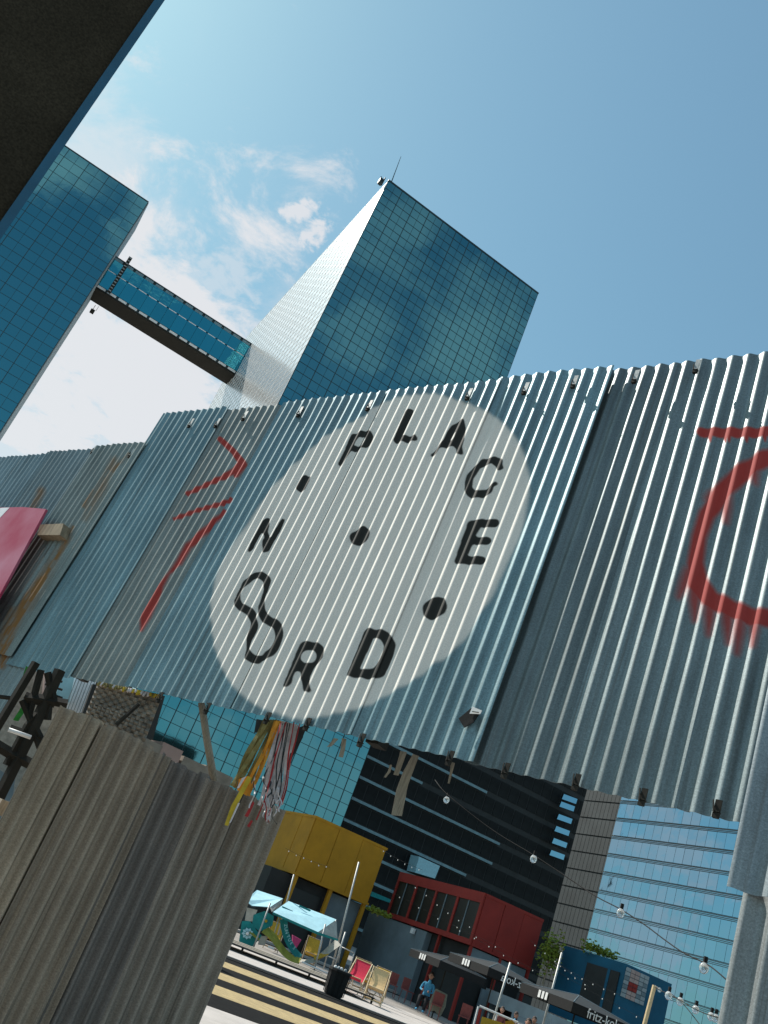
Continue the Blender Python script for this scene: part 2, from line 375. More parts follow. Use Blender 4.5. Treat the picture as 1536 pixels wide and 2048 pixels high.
# E
inpoly(L2([(700, 802), (750, 808), (790, 815), (825, 792), (870, 795), (920, 812), (960, 800), (985, 789), (1005, 815), (1000, 855), (960, 868), (915, 886), (870, 883), (800, 865), (785, 900), (735, 992), (790, 995), (840, 1015), (880, 1000), (910, 1005), (915, 1040), (880, 1070), (850, 1078), (810, 1085), (760, 1070), (715, 1062), (645, 1215), (690, 1213), (740, 1228), (790, 1222), (830, 1215), (858, 1245), (848, 1285), (810, 1292), (760, 1300), (730, 1308), (680, 1300), (640, 1288), (600, 1302), (545, 1292), (508, 1280), (560, 1130), (620, 970), (675, 825)]), black)
# dots
inpoly(sm(L2([(335, 1680), (395, 1705), (417, 1770), (400, 1840), (350, 1895), (290, 1912), (225, 1925), (170, 1885), (148, 1830), (160, 1765), (210, 1712), (280, 1700)])), black)
inpoly(sm(L7([(1280, 1072), (1340, 1115), (1378, 1165), (1350, 1265), (1290, 1350), (1220, 1372), (1115, 1375), (1060, 1320), (1040, 1250), (1070, 1185), (1140, 1135), (1220, 1108)])), black)
inpoly(L7([(280, 205), (375, 235), (345, 320), (270, 460), (210, 478), (145, 445), (140, 400), (190, 320), (240, 240)]), black)
# N
inpoly(L3([(590, 167), (612, 200), (612, 265), (585, 345), (600, 400), (620, 424), (640, 415), (680, 345), (740, 235), (788, 168), (780, 205), (730, 320), (660, 440), (590, 570), (565, 580), (548, 595), (530, 560), (524, 500), (535, 450), (560, 405), (550, 360), (515, 335), (480, 380), (400, 540), (350, 595), (400, 480), (470, 350), (540, 215)]), black)
# the first O, melted into an 8
inpoly(sm(L3([(460, 825), (545, 838), (590, 870), (622, 910), (600, 980), (580, 1040), (550, 1110), (555, 1200), (556, 1290), (620, 1365), (710, 1408), (760, 1490), (765, 1560), (740, 1640), (700, 1735), (640, 1820), (570, 1858), (510, 1875), (465, 1918), (370, 1890), (312, 1840), (335, 1745), (350, 1640), (370, 1540), (385, 1410), (335, 1325), (240, 1270), (185, 1180), (210, 1110), (255, 1020), (310, 915), (400, 870)]), 4), black)
inpoly(sm(L3([(432, 895), (515, 912), (545, 960), (555, 1030), (530, 1100), (500, 1180), (472, 1250), (490, 1330), (520, 1410), (590, 1450), (660, 1490), (672, 1560), (665, 1640), (630, 1710), (560, 1770), (510, 1835), (430, 1825), (385, 1780), (358, 1730), (385, 1640), (440, 1540), (466, 1450), (455, 1380), (425, 1290), (365, 1245), (275, 1200), (265, 1120), (290, 1040), (350, 980)]), 4), black, 0)
# R
inpoly(L4([(370, 296), (430, 312), (495, 310), (550, 330), (580, 355), (600, 420), (590, 480), (550, 530), (490, 570), (455, 640), (435, 680), (440, 760), (458, 855), (415, 845), (372, 828), (372, 750), (355, 670), (335, 610), (290, 630), (265, 680), (240, 760), (205, 800), (145, 785), (215, 620), (300, 420), (345, 320)]), black)
inpoly(sm(L4([(440, 382), (500, 400), (525, 440), (510, 500), (460, 545), (400, 540), (355, 520), (350, 480), (380, 420)])), black, 0)
# D
inpoly(L4([(1070, 158), (1150, 178), (1195, 168), (1290, 198), (1340, 250), (1370, 320), (1340, 440), (1290, 560), (1240, 660), (1190, 695), (1120, 698), (1060, 704), (960, 682), (925, 690), (850, 665), (930, 470), (1000, 300), (1045, 180)]), black)
inpoly(L4([(1140, 244), (1235, 278), (1262, 350), (1255, 430), (1220, 510), (1160, 575), (1120, 600), (1060, 620), (975, 600), (1030, 480), (1090, 350)]), black, 0)
black = np.clip(blur(black, 3) * 3.6 - .5, 0, 1)
# red spray paint, left sheets
L6 = lambda p: z2(p, 270, 860, 4.876)
stroke(L6([(830, 90), (960, 210), (1050, 330), (985, 440)]), [11, 12, 16, 12], redm)
stroke(L6([(1030, 340), (900, 440), (700, 530), (515, 620)]), [15, 12, 9, 9], redm)
stroke(L6([(940, 695), (780, 735), (600, 785), (385, 865)]), [12, 9, 8, 8], redm)
stroke(L6([(880, 810), (750, 920), (620, 1040), (520, 1130), (430, 1290), (330, 1400), (250, 1520), (190, 1660), (110, 1810), (60, 1950)]), [11, 15, 15, 14, 13, 3, 9, 17, 20, 8], redm, 5)
L5 = lambda p: z2(p, 1340, 820, 4.265)
stroke(L5([(255, 165), (420, 165), (836, 165)]), [18, 19, 20], redm, 4)
for a in (330, 460, 490, 640, 800): stroke(L5([(a, 180), (a + 5, 250)]), [14, 3], redm, 4)
stroke(L5([(1000, 330), (780, 400), (560, 540), (420, 700), (300, 860), (235, 1060), (200, 1280), (220, 1450), (330, 1590), (520, 1680), (700, 1750), (1000, 1760)]), [34, 34, 38, 37, 34, 31, 34, 42, 38, 36, 36, 36], redm, 9)
for a, b, c, d in ((150, 1350, 60, 1560), (200, 1450, 190, 1760), (330, 1600, 310, 1880), (480, 1640, 480, 1960), (600, 1700, 560, 2050), (720, 1750, 700, 1990), (470, 700, 470, 930), (700, 450, 720, 600), (340, 700, 300, 740)):
    stroke(L5([(a, b), ((a + c) / 2, (b + d) / 2), (c, d)]), [24, 20, 10], redm, 15, .85)
# rust streaks on the left sheets
stroke([(262, 912), (228, 945)], [4, 9], rust, 6, .6); stroke([(190, 985), (172, 1015)], [5, 8], rust, 6, .7)
stroke([(150, 1058), (128, 1100), (95, 1150), (60, 1200), (28, 1262), (0, 1330)], [4, 8, 11, 20, 16, 12], rust, 8, 1.0)
stroke([(85, 985), (60, 1040)], [14, 10], rust, 12, .7); stroke([(232, 925), (205, 985), (175, 1040)], [12, 18, 10], rust, 14, .45); stroke([(30, 1225), (10, 1290)], [16, 22], rust, 12, .8); stroke([(120, 1110), (60, 1215)], [14, 20], rust, 14, .5)
rng = np.random.RandomState(3)
nz = np.repeat(np.repeat(rng.rand(ny // 24 + 1, nx // 3 + 1), 24, 0), 3, 1)[:ny, :nx]; nz = blur(nz, 2)
rust = np.clip(rust * (0.35 + 1.3 * nz), 0, 1)
img = bpy.data.images.new('fence_paint_mask', nx, ny, alpha=True, float_buffer=False); img.colorspace_settings.name = 'Non-Color'; img.alpha_mode = 'CHANNEL_PACKED'
buf = np.stack([white, black, redm, rust], -1).astype(np.float32)
img.pixels.foreach_set(buf.ravel()); img.update()
del buf, PXX, PYY, uu, vv, nz

# --- sheet metal
def sheetmat(name, use_mask=True, base=(.30, .36, .38), metal=.5, rough=.48):
    m_ = bpy.data.materials.new(name); m_.use_nodes = True; t = m_.node_tree; b = t.nodes['Principled BSDF']; L = t.links.new
    N = t.nodes.new
    tc_ = N('ShaderNodeTexCoord'); oi = N('ShaderNodeObjectInfo')
    uv = N('ShaderNodeUVMap'); uv.uv_map = 'metres'
    def noise(scale, st, det=5, ro=.6):
        mp = N('ShaderNodeMapping'); mp.inputs['Scale'].default_value = st; L(uv.outputs[0], mp.inputs[0])
        n = N('ShaderNodeTexNoise'); n.inputs['Scale'].default_value = scale; n.inputs['Detail'].default_value = det; n.inputs['Roughness'].default_value = ro
        L(mp.outputs[0], n.inputs['Vector']); return n.outputs[0]
    def rng_(v, a, b_, c, d):
        r = N('ShaderNodeMapRange'); L(v, r.inputs[0]); r.inputs[1].default_value = a; r.inputs[2].default_value = b_; r.inputs[3].default_value = c; r.inputs[4].default_value = d; return r.outputs[0]
    def mul(a, f):
        n = N('ShaderNodeVectorMath'); n.operation = 'SCALE'; L(a, n.inputs[0]); L(f, n.inputs['Scale']); return n.outputs[0]
    def mixc(f, a, c):
        n = N('ShaderNodeMix'); n.data_type = 'RGBA'; L(f, n.inputs[0]); L(a, n.inputs[6])
        if isinstance(c, tuple): n.inputs[7].default_value = (*c, 1)
        else: L(c, n.inputs[7])
        return n.outputs[2]
    streak = noise(1.0, (26, .9, 1), 6, .7); blot = noise(1.0, (2.4, 1.6, 1), 4); grit = noise(1.0, (150, 150, 1), 4, .85); spangle = noise(1.0, (70, 70, 1), 2)
    c = mul(oi.outputs['Color'], rng_(streak, .3, .7, *((.72, 1.25) if use_mask else (.78, 1.18))))
    c = mul(c, rng_(blot, .3, .7, .82, 1.18)); c = mul(c, rng_(grit, .3, .7, .60, 1.40)); c = mul(c, rng_(spangle, .3, .7, .9, 1.1))
    drip = noise(1.0, (60, .5, 1), 3, .6)
    dm = rng_(drip, .56, .70, 0, .5 if use_mask else .8); c = mixc(dm, c, (.11, .105, .09) if use_mask else (.075, .06, .045))
    metal_out = None
    if use_mask:
        uvm = N('ShaderNodeUVMap'); uvm.uv_map = 'mask'
        im = N('ShaderNodeTexImage'); im.image = img; im.interpolation = 'Linear'; im.extension = 'CLIP'; L(uvm.outputs[0], im.inputs[0])
        sp = N('ShaderNodeSeparateColor'); L(im.outputs[0], sp.inputs[0])
        mw = N('ShaderNodeVectorMath'); mw.operation = 'SCALE'; mw.inputs[0].default_value = (.80, .765, .70); L(rng_(grit, .3, .7, .80, 1.18), mw.inputs['Scale'])
        mw2 = mul(mw.outputs[0], rng_(blot, .3, .7, .95, 1.04))
        wf = N('ShaderNodeMath'); wf.operation = 'MULTIPLY'; L(sp.outputs[0], wf.inputs[0]); L(rng_(streak, .25, .6, .94, 1.0), wf.inputs[1])
        c = mixc(wf.outputs[0], c, mw2)
        c = mixc(sp.outputs[1], c, (.016, .016, .012))
        rf = N('ShaderNodeMath'); rf.operation = 'MULTIPLY'; L(sp.outputs[2], rf.inputs[0]); rf.inputs[1].default_value = .93
        c = mixc(rf.outputs[0], c, (.37, .022, .013))
        c = mixc(im.outputs[1], c, (.22, .11, .03))
        mx = N('ShaderNodeMath'); mx.operation = 'MAXIMUM'; L(sp.outputs[0], mx.inputs[0]); L(sp.outputs[2], mx.inputs[1])
        mx2 = N('ShaderNodeMath'); mx2.operation = 'MAXIMUM'; L(mx.outputs[0], mx2.inputs[0]); L(im.outputs[1], mx2.inputs[1])
        L(rng_(mx2.outputs[0], 0, 1, metal, 0), b.inputs['Metallic']); L(rng_(mx2.outputs[0], 0, 1, rough, .8), b.inputs['Roughness'])
    else:
        b.inputs['Metallic'].default_value = metal; b.inputs['Roughness'].default_value = rough
    L(c, b.inputs['Base Color'])
    bp = N('ShaderNodeBump'); bp.inputs['Strength'].default_value = .12; bp.inputs['Distance'].default_value = .002; L(grit, bp.inputs['Height']); L(bp.outputs[0], b.inputs['Normal'])
    return m_
M['sheet'] = sheetmat('galvanised_painted_sheet')
M['sheet_old'] = sheetmat('weathered_sheet', False, metal=.1, rough=.75)

PITCH = .0765
def corrugated(name, parent, O, du, dv, dn, u0, u1, v0, v1, w, colr, material, phase=0., amp=.0150, rows=22, pitch=PITCH, power=1.0, lean=0., jag=0., warp=.0018, mask=True, seed=0, per=14):
    """one corrugated sheet; O + du*u + dv*v + dn*w"""
    n = max(8, int(round(abs(u1 - u0) / pitch * per))); rnd = random.Random(seed)
    vs = []; uvs = []; ph2 = rnd.random() * 9
    ramp_ = [rnd.uniform(.84, 1.1) for _ in range(400)]; dents = [(rnd.uniform(min(u0, u1), max(u0, u1)), rnd.uniform(v0, v1), rnd.uniform(.05, .14), rnd.uniform(-.006, .004)) for _ in range(5)]
    offs = [rnd.uniform(-jag, jag) for _ in range(200)]
    for r in range(rows + 1):
        t = r / rows
        for i in range(n + 1):
            u = u0 + (u1 - u0) * i / n; cyc = (u - phase) / pitch
            crest = ((1 + math.cos(2 * math.pi * cyc)) / 2) ** power
            ub = u + lean * (t - .5) + warp * .4 * math.sin(t * 4 + ph2)
            wv = warp * math.sin(u * 2.3 + ph2) * math.sin(t * 3.3 + ph2) + warp * .5 * math.sin(u * 7 + t * 5)
            v = v0 + (v1 - v0) * t
            for (du_, dv_, dr_, dd_) in dents:
                q_ = ((u - du_) ** 2 + ((v - dv_) * .6) ** 2) / dr_ ** 2
                if q_ < 4: wv += dd_ * math.exp(-q_)
            crest *= ramp_[int(round(cyc)) % 400]
            if r == rows: v += offs[int(round(cyc)) % 200] + jag * .8 * math.sin(u * 5)
            vs.append(O + du * ub + dv * v + dn * (w + amp * (crest - .3) + wv)); uvs.append((ub, v))
    o0 = wloc(parent) if parent else O
    me = bpy.data.meshes.new(name); fs = []
    for r in range(rows):
        for i in range(n):
            a = r * (n + 1) + i; fs.append((a, a + 1, a + n + 2, a + n + 1))
    if (vs[1] - vs[0]).cross(vs[n + 1] - vs[0]).dot(dn) < 0: fs = [tuple(reversed(f)) for f in fs]
    me.from_pydata([tuple(p - o0) for p in vs], [], fs)
    l1 = me.uv_layers.new(name='metres'); l2 = me.uv_layers.new(name='mask')
    li = np.empty(len(me.loops), np.int32); me.loops.foreach_get('vertex_index', li)
    ua = np.array(uvs, np.float32)[li]; l1.data.foreach_set('uv', (ua + np.float32(seed * 1.37)).ravel())
    mk = np.stack([(ua[:, 0] - U0) / (U1 - U0), (ua[:, 1] - V0) / (V1 - V0)], -1).astype(np.float32); l2.data.foreach_set('uv', mk.ravel())
    me.polygons.foreach_set('use_smooth', [True] * len(me.polygons)); me.materials.append(material); me.update()
    o = bpy.data.objects.new(name, me); col.objects.link(o); o.parent = parent; o.location = (0, 0, 0) if parent else O
    o.color = (*colr, 1)
    so_ = o.modifiers.new('thickness', 'SOLIDIFY'); so_.thickness = .0016; so_.offset = -1
    es_ = o.modifiers.new('crisp_edges', 'EDGE_SPLIT'); es_.split_angle = rad(65)
    return o

fence = empty('corrugated_fence', fpt(1.5, 0), 'high hoarding of corrugated metal sheets with white painted circle and black letters', 'fence')
H = 2.285
TEAL = (.19, .285, .31); GREY = (.22, .24, .225); DK = (.155, .19, .195)
def sh(u0, u1, v0, v1, w, c, ph, seed, **k): return corrugated('corrugated_sheet', fence, FP0, FD, FUP, FN, u0 * S, u1 * S, v0, v1, w, c, M['sheet'], ph * S, seed=seed, jag=.004, **k)
sh(-.72, .10, 0, H, -.028, DK, -.443, 1)
sh(-1.60, -.62, 0, H, -.024, (.175, .215, .22), -.71, 2, lean=.02)
sh(-2.75, -1.52, 0, H + .02, -.020, (.185, .225, .23), -1.654, 3)
sh(0, 1.30, 0, H - .005, .0, TEAL, .016, 4)
sh(1.215, 2.82, 0.0, H - .02, .006, TEAL, 1.225, 5)
sh(2.74, 4.41, -.005, H - .03, .012, TEAL, 2.83, 6)
sh(4.33, 5.52, -.02, H - .04, -.004, GREY, 4.4, 7)
sh(5.45, 6.90, -.035, H - .01, .002, (.165, .26, .285), 5.6, 8, lean=.015)
sh(6.30, 8.05, -.80, .4, -.012, (.18, .22, .225), 6.3, 12)
sh(6.80, 8.1, .02, 1.955, .02, (.20, .225, .21), 6.82, 9)
sh(8.0, 9.4, -.8, 1.93, .014, (.185, .23, .24), 8.1, 10)
sh(9.3, 11.3, -.8, 1.90, .02, (.19, .25, .27), 9.35, 11)
# backing rails and posts
for v in (.10, H - .14):
    MB().slab(fpt(-1.6, v, -.10), FD * 5.6, FUP * .05, FN * .035).build('rail', M['steel'], fence)
for v in (-.26, 1.75): MB().slab(fpt(3.96, v, -.10), FD * 2.6, FUP * .05, FN * .035).build('rail', M['steel'], fence)
for u in (-1.3, .62, 3.2): MB().slab(fpt(u, .02, -.19), FD * .08, FUP * (H - .2), FN * .08).build('post', M['dark'], fence)
# clips hooked over the top and bottom edges
def clip(x, y, up=True):
    u, v = fuv(x, y); b = MB(); b.cur = 0
    s = 1 if up else -1
    v2 = v + s * .05
    h_ = .07 if up else .045
    if not up: b.cur = 1
    b.slab(fpt(u - .012, v - .012, .018), FD * .024, FUP * h_, FN * .004)
    b.slab(fpt(u - .012, v - .014, .010), FD * .024, FUP * .004, FN * .022)
    b.cur = 1; b.slab(fpt(u - .011, v - .034, .014), FD * .022, FUP * .018, FN * .016)
    b.cur = 1; b.tube([fpt(u + .02, v + .03, .02), fpt(u + .006, v - .02, .035)], .003, 5)
    b.build('clip', [M['steel'], M['dark']], fence)
for x, y in [(1273, 762), (1395, 742), (1151, 772), (1053, 785), (940, 796), (741, 818), (602, 830), (492, 838), (437, 852), (384, 852), (265, 912), (190, 905)]: clip(x, y)
for x, y in [(1438, 1622), (1290, 1598), (1157, 1568), (1016, 1545), (905, 1520), (728, 1484), (620, 1452), (540, 1440), (420, 1420), (325, 1398), (225, 1385)]: clip(x, y, False)

# near sheets at the right, hung lower than the rest
nearp = empty('corrugated_gate', fpt(-1.7, -1.6), 'nearer corrugated metal gate at the right edge, its lower sheets hanging below the hoarding', 'gate')
def shn(u0, u1, v0, v1, w, c, ph, seed, **k): return corrugated('corrugated_sheet', nearp, FP0, FD, FUP, FN, u0, u1, v0, v1, w, c, M['sheet'], ph, seed=seed, jag=.004, mask=False, **k)
pa = fhit(1523, 1500, .12); pb = fhit(1456, 1775, .12)
ua = (pa - FP0).dot(FD); ub = (pb - FP0).dot(FD); vb = (pb - FP0).dot(FUP)
shn(ub - 1.4, ub + .0, vb, vb + 1.05, .12, (.23, .265, .28), ub - .012, 21, pitch=.12, amp=.028, power=1.3)
pc = fhit(1484, 1790, .10); uc = (pc - FP0).dot(FD); vc = (pc - FP0).dot(FUP)
shn(uc - 1.4, uc, vc - 2.2, vc + .02, .085, (.27, .29, .29), uc - .016, 22, pitch=.085, amp=.022, power=1.1)
MB().slab(fpt(uc - 1.2, -2.6, .0), FD * .06, FUP * 4.4, FN * .05).build('post', M['dark'], nearp)

# sticker flap on the white sheet
t_ = empty('hanging_tag', fhit(940, 1440, .03), 'small black flap under a white printed label stuck near the bottom of the hoarding', 'tag')
def fquad(pts, off, th): return [fhit(x, y, off) for x, y in pts], -FN * th
p, e = fquad([(917, 1437), (942, 1416), (960, 1425), (947, 1444), (928, 1455)], .028, .004); MB().prism(p, e).build('flap', M['black'], t_)
p, e = fquad([(939, 1427), (945, 1413), (954, 1417), (964, 1421), (960, 1428)], .034, .003); lb_ = MB().prism(p, e).build('paper_label', M['whitepaint'], t_)
p, e = fquad([(944, 1422), (958, 1424), (957, 1425.5), (944, 1423.5)], .0375, .001); MB().prism(p, e).build('print_line', M['dark'], lb_)

# pink board and its timber block at the left edge
pk = empty('pink_board', fhit(30, 1100, .16), 'pink and white sprayed board fixed in front of the corrugated sheets at left', 'board')
def pinkmat():
    m_ = bpy.data.materials.new('pink_spray'); m_.use_nodes = True; t = m_.node_tree; b = t.nodes['Principled BSDF']
    tc_ = t.nodes.new('ShaderNodeTexCoord'); n = t.nodes.new('ShaderNodeTexNoise'); n.inputs['Scale'].default_value = 1.6; n.inputs['Detail'].default_value = 5; t.links.new(tc_.outputs['Object'], n.inputs['Vector'])
    r = t.nodes.new('ShaderNodeValToRGB'); t.links.new(n.outputs[0], r.inputs[0]); cr = r.color_ramp
    cr.elements[0].position = .40; cr.elements[0].color = (.42, .006, .06, 1); cr.elements[1].position = .74; cr.elements[1].color = (.60, .25, .34, 1)
    t.links.new(r.outputs[0], b.inputs['Base Color']); b.inputs['Roughness'].default_value = .5; return m_
M['pinkspray'] = pinkmat()
p, e = fquad([(-80, 1030), (0, 1015), (45, 1014), (92, 1018), (0, 1188), (-60, 1300), (-160, 1300)], .16, .02); MB().prism(p, e).build('panel', M['pinkspray'], pk)
p, e = fquad([(-80, 1040), (4, 1015.5), (19, 1015), (-10, 1046), (-50, 1090)], .1615, .002); MB().prism(p, e).build('white_stripe', M['blind'], pk)
b = MB(); p, e = fquad([(80, 1049), (127, 1047), (120, 1070), (74, 1070)], .10, .085); b.prism(p, e)
tag(b.build('timber_block', M['wood']), 'sawn timber block behind the edge of the pink board', 'timber block')

# ------------------------------------------------------------------ weathered corrugated wall, lower left
WY = 60.0; WD = ydir(WY); WN = Vector((math.cos(rad(WY)), -math.sin(rad(WY)), 0))
WC = atz(565, 1622, 2.05)
if WN.dot(EYE - WC) < 0: WN = -WN
WL = hitv(118, 1408, WC, WY)
wl_len = (WC - WL).dot(WD)
wall = empty('weathered_corrugated_wall', (WL.x, WL.y, 0), 'low weathered grey brown corrugated metal wall in the lower left corner', 'wall')
WO = Vector((WL.x, WL.y, 0))
cuts = [0, .20, .46, .66, .84, 1.0]; cls = [(.40, .32, .235), (.33, .265, .20), (.19, .165, .145), (.29, .245, .20), (.33, .285, .235)]
tops = [2.05, 2.04, 2.03, 2.05, 2.045]
WTILT = (WL.z - WC.z) / wl_len
for i in range(5):
    a, bb = cuts[i] * wl_len, cuts[i + 1] * wl_len
    zt = WC.z + WTILT * (wl_len - (a + bb) / 2)
    corrugated('corrugated_sheet', wall, WO, WD, ZV, WN, a - (.0 if i == 0 else .05), bb, -.3, zt, .01 * (i % 2), cls[i], M['sheet_old'], phase=.01 * i, amp=.042, pitch=.072, power=1.3, jag=.012, warp=.008, seed=40 + i, per=12)
MB().slab(WO + Vector((0, 0, 1.5)) - WN * .09, WD * wl_len, -WN * .05, ZV * .07).build('rail', M['greywood'], wall)

# concrete ledge just behind the wall
led = empty('concrete_ledge', Vector((*hitv(370, 1510, WC - WN * .7, WY).xy, 0)), 'pale concrete block ledge showing above the weathered wall', 'ledge')
for (xa, ya, xb, yb_, mt_) in ((284, 1472, 327, 1490, 'concrete'), (328, 1484, 368, 1500, 'brick'), (369, 1512, 412, 1532, 'concrete'), (413, 1530, 466, 1556, 'concrete')):
    q0 = hitv(xa, ya, WC - WN * .7, WY); q1 = hitv(xb, yb_, WC - WN * .7, WY)
    b = MB(); b.slab(Vector((q0.x, q0.y, 1.6)), Vector((q1.x - q0.x, q1.y - q0.y, 0)), -WN * .2, ZV * (q0.z - 1.6)); b.build('block', M[mt_], led)
# leaning brown pole
b = MB(); b.tube([at(403, 1405, 5.3), at(414, 1480, 5.35), at(428, 1562, 5.4)], [.020, .021, .022], 10)
tag(b.build('wooden_pole', M['greywood'], smooth=True), 'round brown wooden pole between the wall top and the hoarding', 'pole')
# camouflage netting
nett = empty('woven_net', at(245, 1420, 5.6), 'piece of grey brown woven netting with yellow fringe under the hoarding', 'net')
NP = [(200, 1366), (320, 1392), (283, 1490), (172, 1436)]
def npt(s, t, d=5.6):
    a = [NP[0][i] * (1 - s) + NP[1][i] * s for i in (0, 1)]; b_ = [NP[3][i] * (1 - s) + NP[2][i] * s for i in (0, 1)]
    return at(a[0] * (1 - t) + b_[0] * t, a[1] * (1 - t) + b_[1] * t, d)
for k in range(15):
    s = k / 14; b = MB()
    for j in range(14):
        t0, t1 = j / 14, (j + 1) / 14; off = .012 if (j + k) % 2 else -.012; w_ = .033
        b.hexa([npt(s - w_, t0, 5.6 + off), npt(s + w_, t0, 5.6 + off), npt(s + w_, t0, 5.605 + off), npt(s - w_, t0, 5.605 + off), npt(s - w_, t1, 5.6 - off), npt(s + w_, t1, 5.6 - off), npt(s + w_, t1, 5.605 - off), npt(s - w_, t1, 5.605 - off)])
    b.build('woven_strip', M['net'], nett)
for k in range(12):
    t = k / 11; b = MB()
    for j in range(14):
        s0, s1 = j / 14, (j + 1) / 14; off = .012 if (j + k) % 2 else -.012; w_ = .034
        b.hexa([npt(s0, t - w_, 5.6 - off), npt(s0, t + w_, 5.6 - off), npt(s0, t + w_, 5.605 - off), npt(s0, t - w_, 5.605 - off), npt(s1, t - w_, 5.6 + off), npt(s1, t + w_, 5.6 + off), npt(s1, t + w_, 5.605 + off), npt(s1, t - w_, 5.605 + off)])
    b.build('woven_strip', M['net'], nett)
for k in range(26):
    s = k / 25 + random.uniform(-.01, .01); b = MB(); b.tube([npt(s, -.02, 5.57), npt(s + random.uniform(-.03, .03), .03 + random.random() * .06, 5.56)], .008, 5)
    b.build('fringe_tuft', M[random.choice(['rb_olive', 'rb_yellow', 'rb_white'])], nett)
b = MB(); b.tube([at(232, 1450, 5.45), at(278, 1408, 5.45)], .012, 6); tag(b.build('metal_bar', M['dark']), 'thin dark bar slanting across the woven netting', 'bar')

# dark lattice scaffold tower behind the wall
lat = empty('lattice_tower', Vector((at(40, 1500, 5.6).x, at(40, 1500, 5.6).y, 0)), 'dark steel lattice tower with crossed braces behind the weathered wall', 'scaffold')
def beam(pts, r, name='brace', mt='dark', dist=5.6, par=None, rs=4):
    b = MB(); b.tube([at(x, y, dist) for x, y in pts], r, rs); return b.build(name, M[mt], par or lat)
beam([(72, 1325), (-20, 1478), (-60, 1560)], .026, 'upright', rs=4)
beam([(120, 1340), (60, 1470), (-5, 1600), (-40, 1680)], .034, 'upright', rs=4)
for p in ([(82, 1340), (58, 1430), (75, 1480), (82, 1500)], [(100, 1400), (55, 1450), (12, 1530)], [(50, 1390), (100, 1410), (95, 1440)], [(45, 1400), (62, 1440), (80, 1475)], [(95, 1345), (108, 1400)], [(90, 1420), (60, 1470), (30, 1540)]):
    beam(p, .021)
beam([(-10, 1488), (30, 1512), (75, 1535)], .03, 'crossbar'); beam([(20, 1455), (95, 1482)], .018, 'crossbar'); beam([(70, 1395), (135, 1408)], .026, 'crossbar')
beam([(50, 1395), (110, 1405)], .03, 'crossbar')
b = MB(); b.tube([at(17, 1459, 5.3), at(62, 1475, 5.3)], .011, 8); tag(b.build('white_tube', M['whitepaint'], smooth=True), 'bright white tube fixed across the dark lattice tower', 'tube')
b = MB(); b.tube([at(-5, 1393, 5.2), at(20, 1396, 5.2)], .012, 6); tag(b.build('short_dark_bar', M['dark']), 'short dark bar poking out at the left frame edge', 'bar')
for (q, lab) in (([(52, 1332), (68, 1338), (55, 1365), (42, 1362)], 'upper scrap of green netting beside the lattice tower'), ([(45, 1410), (52, 1418), (36, 1442), (26, 1440)], 'lower scrap of green netting inside the lattice tower'),
                 ([(72, 1350), (82, 1358), (76, 1376), (68, 1372)], 'middle scrap of green netting behind the crossed braces')):
    b = MB(); pts = [at(x, y, 5.9) for x, y in q]; b.prism(pts, Vector((0, .01, 0))); tag(b.build('green_net', M['green']), lab, 'net')
# pale building beyond, glimpsed between wall and hoarding
far1 = at(60, 1450, 26); b_ = empty('pale_building', Vector((far1.x, far1.y, 0)), 'pale building with white striped blinds glimpsed behind the lattice tower', 'building')
def faq(q, dist, th, mt, name, par):
    b = MB(); P = at(*q[0], dist); pts = [hitv(x, y, P, YA) for x, y in q]; b.prism(pts, D2 * th); return b.build(name, M[mt], par)
faq([(-90, 1375), (105, 1330), (160, 1410), (15, 1700), (-130, 1700)], 27, .5, 'concrete', 'wall_panel', b_)
faq([(92, 1335), (128, 1345), (112, 1410), (85, 1400)], 26.4, .3, 'brick', 'rendered_panel', b_)
faq([(150, 1350), (215, 1365), (178, 1442), (128, 1420)], 26.4, .15, 'blind', 'blind', b_)
faq([(122, 1340), (150, 1348), (138, 1405), (112, 1396)], 26.2, .1, 'bluecloth', 'window_pane', b_)
faq([(-60, 1500), (30, 1560), (20, 1640), (-60, 1640)], 26.2, .1, 'greybox', 'window_pane', b_)
faq([(186, 1368), (330, 1392), (300, 1500), (160, 1440)], 25, .2, 'charcoal', 'dark_backing_panel', b_)  # charcoal sheet behind the netting, so its holes read dark
for k in range(13):
    x = 131 + k * 6; beam([(x + 24, 1352 + k * 1.2), (x - 4, 1424 + k * 1.4)], .012, 'blind_slat', 'greylight', 26.2, b_)
beam([(205, 1352), (172, 1440)], .10, 'frame_bar', 'dark', 26, b_)
for k in range(3): beam([(90, 1352 + k * 16), (125, 1364 + k * 16)], .03, 'window_bar', 'dark', 25.9, b_)
beam([(112, 1345), (96, 1400)], .03, 'window_bar', 'dark', 25.9, b_)

# ------------------------------------------------------------------ ribbons and tape hanging from the fence
rbn = empty('ribbon_bundle', at(550, 1500, 4.7), 'tangled bundle of white, red and orange ribbons hanging from the hoarding', 'ribbons')
def ribbon(x0, y0, x1, y1, wpx, mt, seed, dist=4.7, wav=4., name='ribbon'):
    r_ = random.Random(seed); n = 22; b = MB(); ph = r_.random() * 6; f1 = r_.uniform(1.5, 3.2)
    L = []; R = []
    for i in range(n + 1):
        t = i / n; x = x0 + (x1 - x0) * t + wav * math.sin(f1 * 3 * t + ph) * t; y = y0 + (y1 - y0) * t
        w = wpx * (0.6 + .4 * abs(math.sin(5 * t + ph * 2))); d = dist - .05 * t + .015 * math.sin(9 * t + ph)
        L.append(at(x - w / 2, y - w * .2, d)); R.append(at(x + w / 2, y + w * .2, d + .008 * math.sin(11 * t + ph)))
    bk = Vector((0, .002, 0))
    for i in range(n): b.hexa([L[i], R[i], R[i] + bk, L[i] + bk, L[i + 1], R[i + 1], R[i + 1] + bk, L[i + 1] + bk])
    return b.build(name, M[mt], rbn)
sd_ = 0
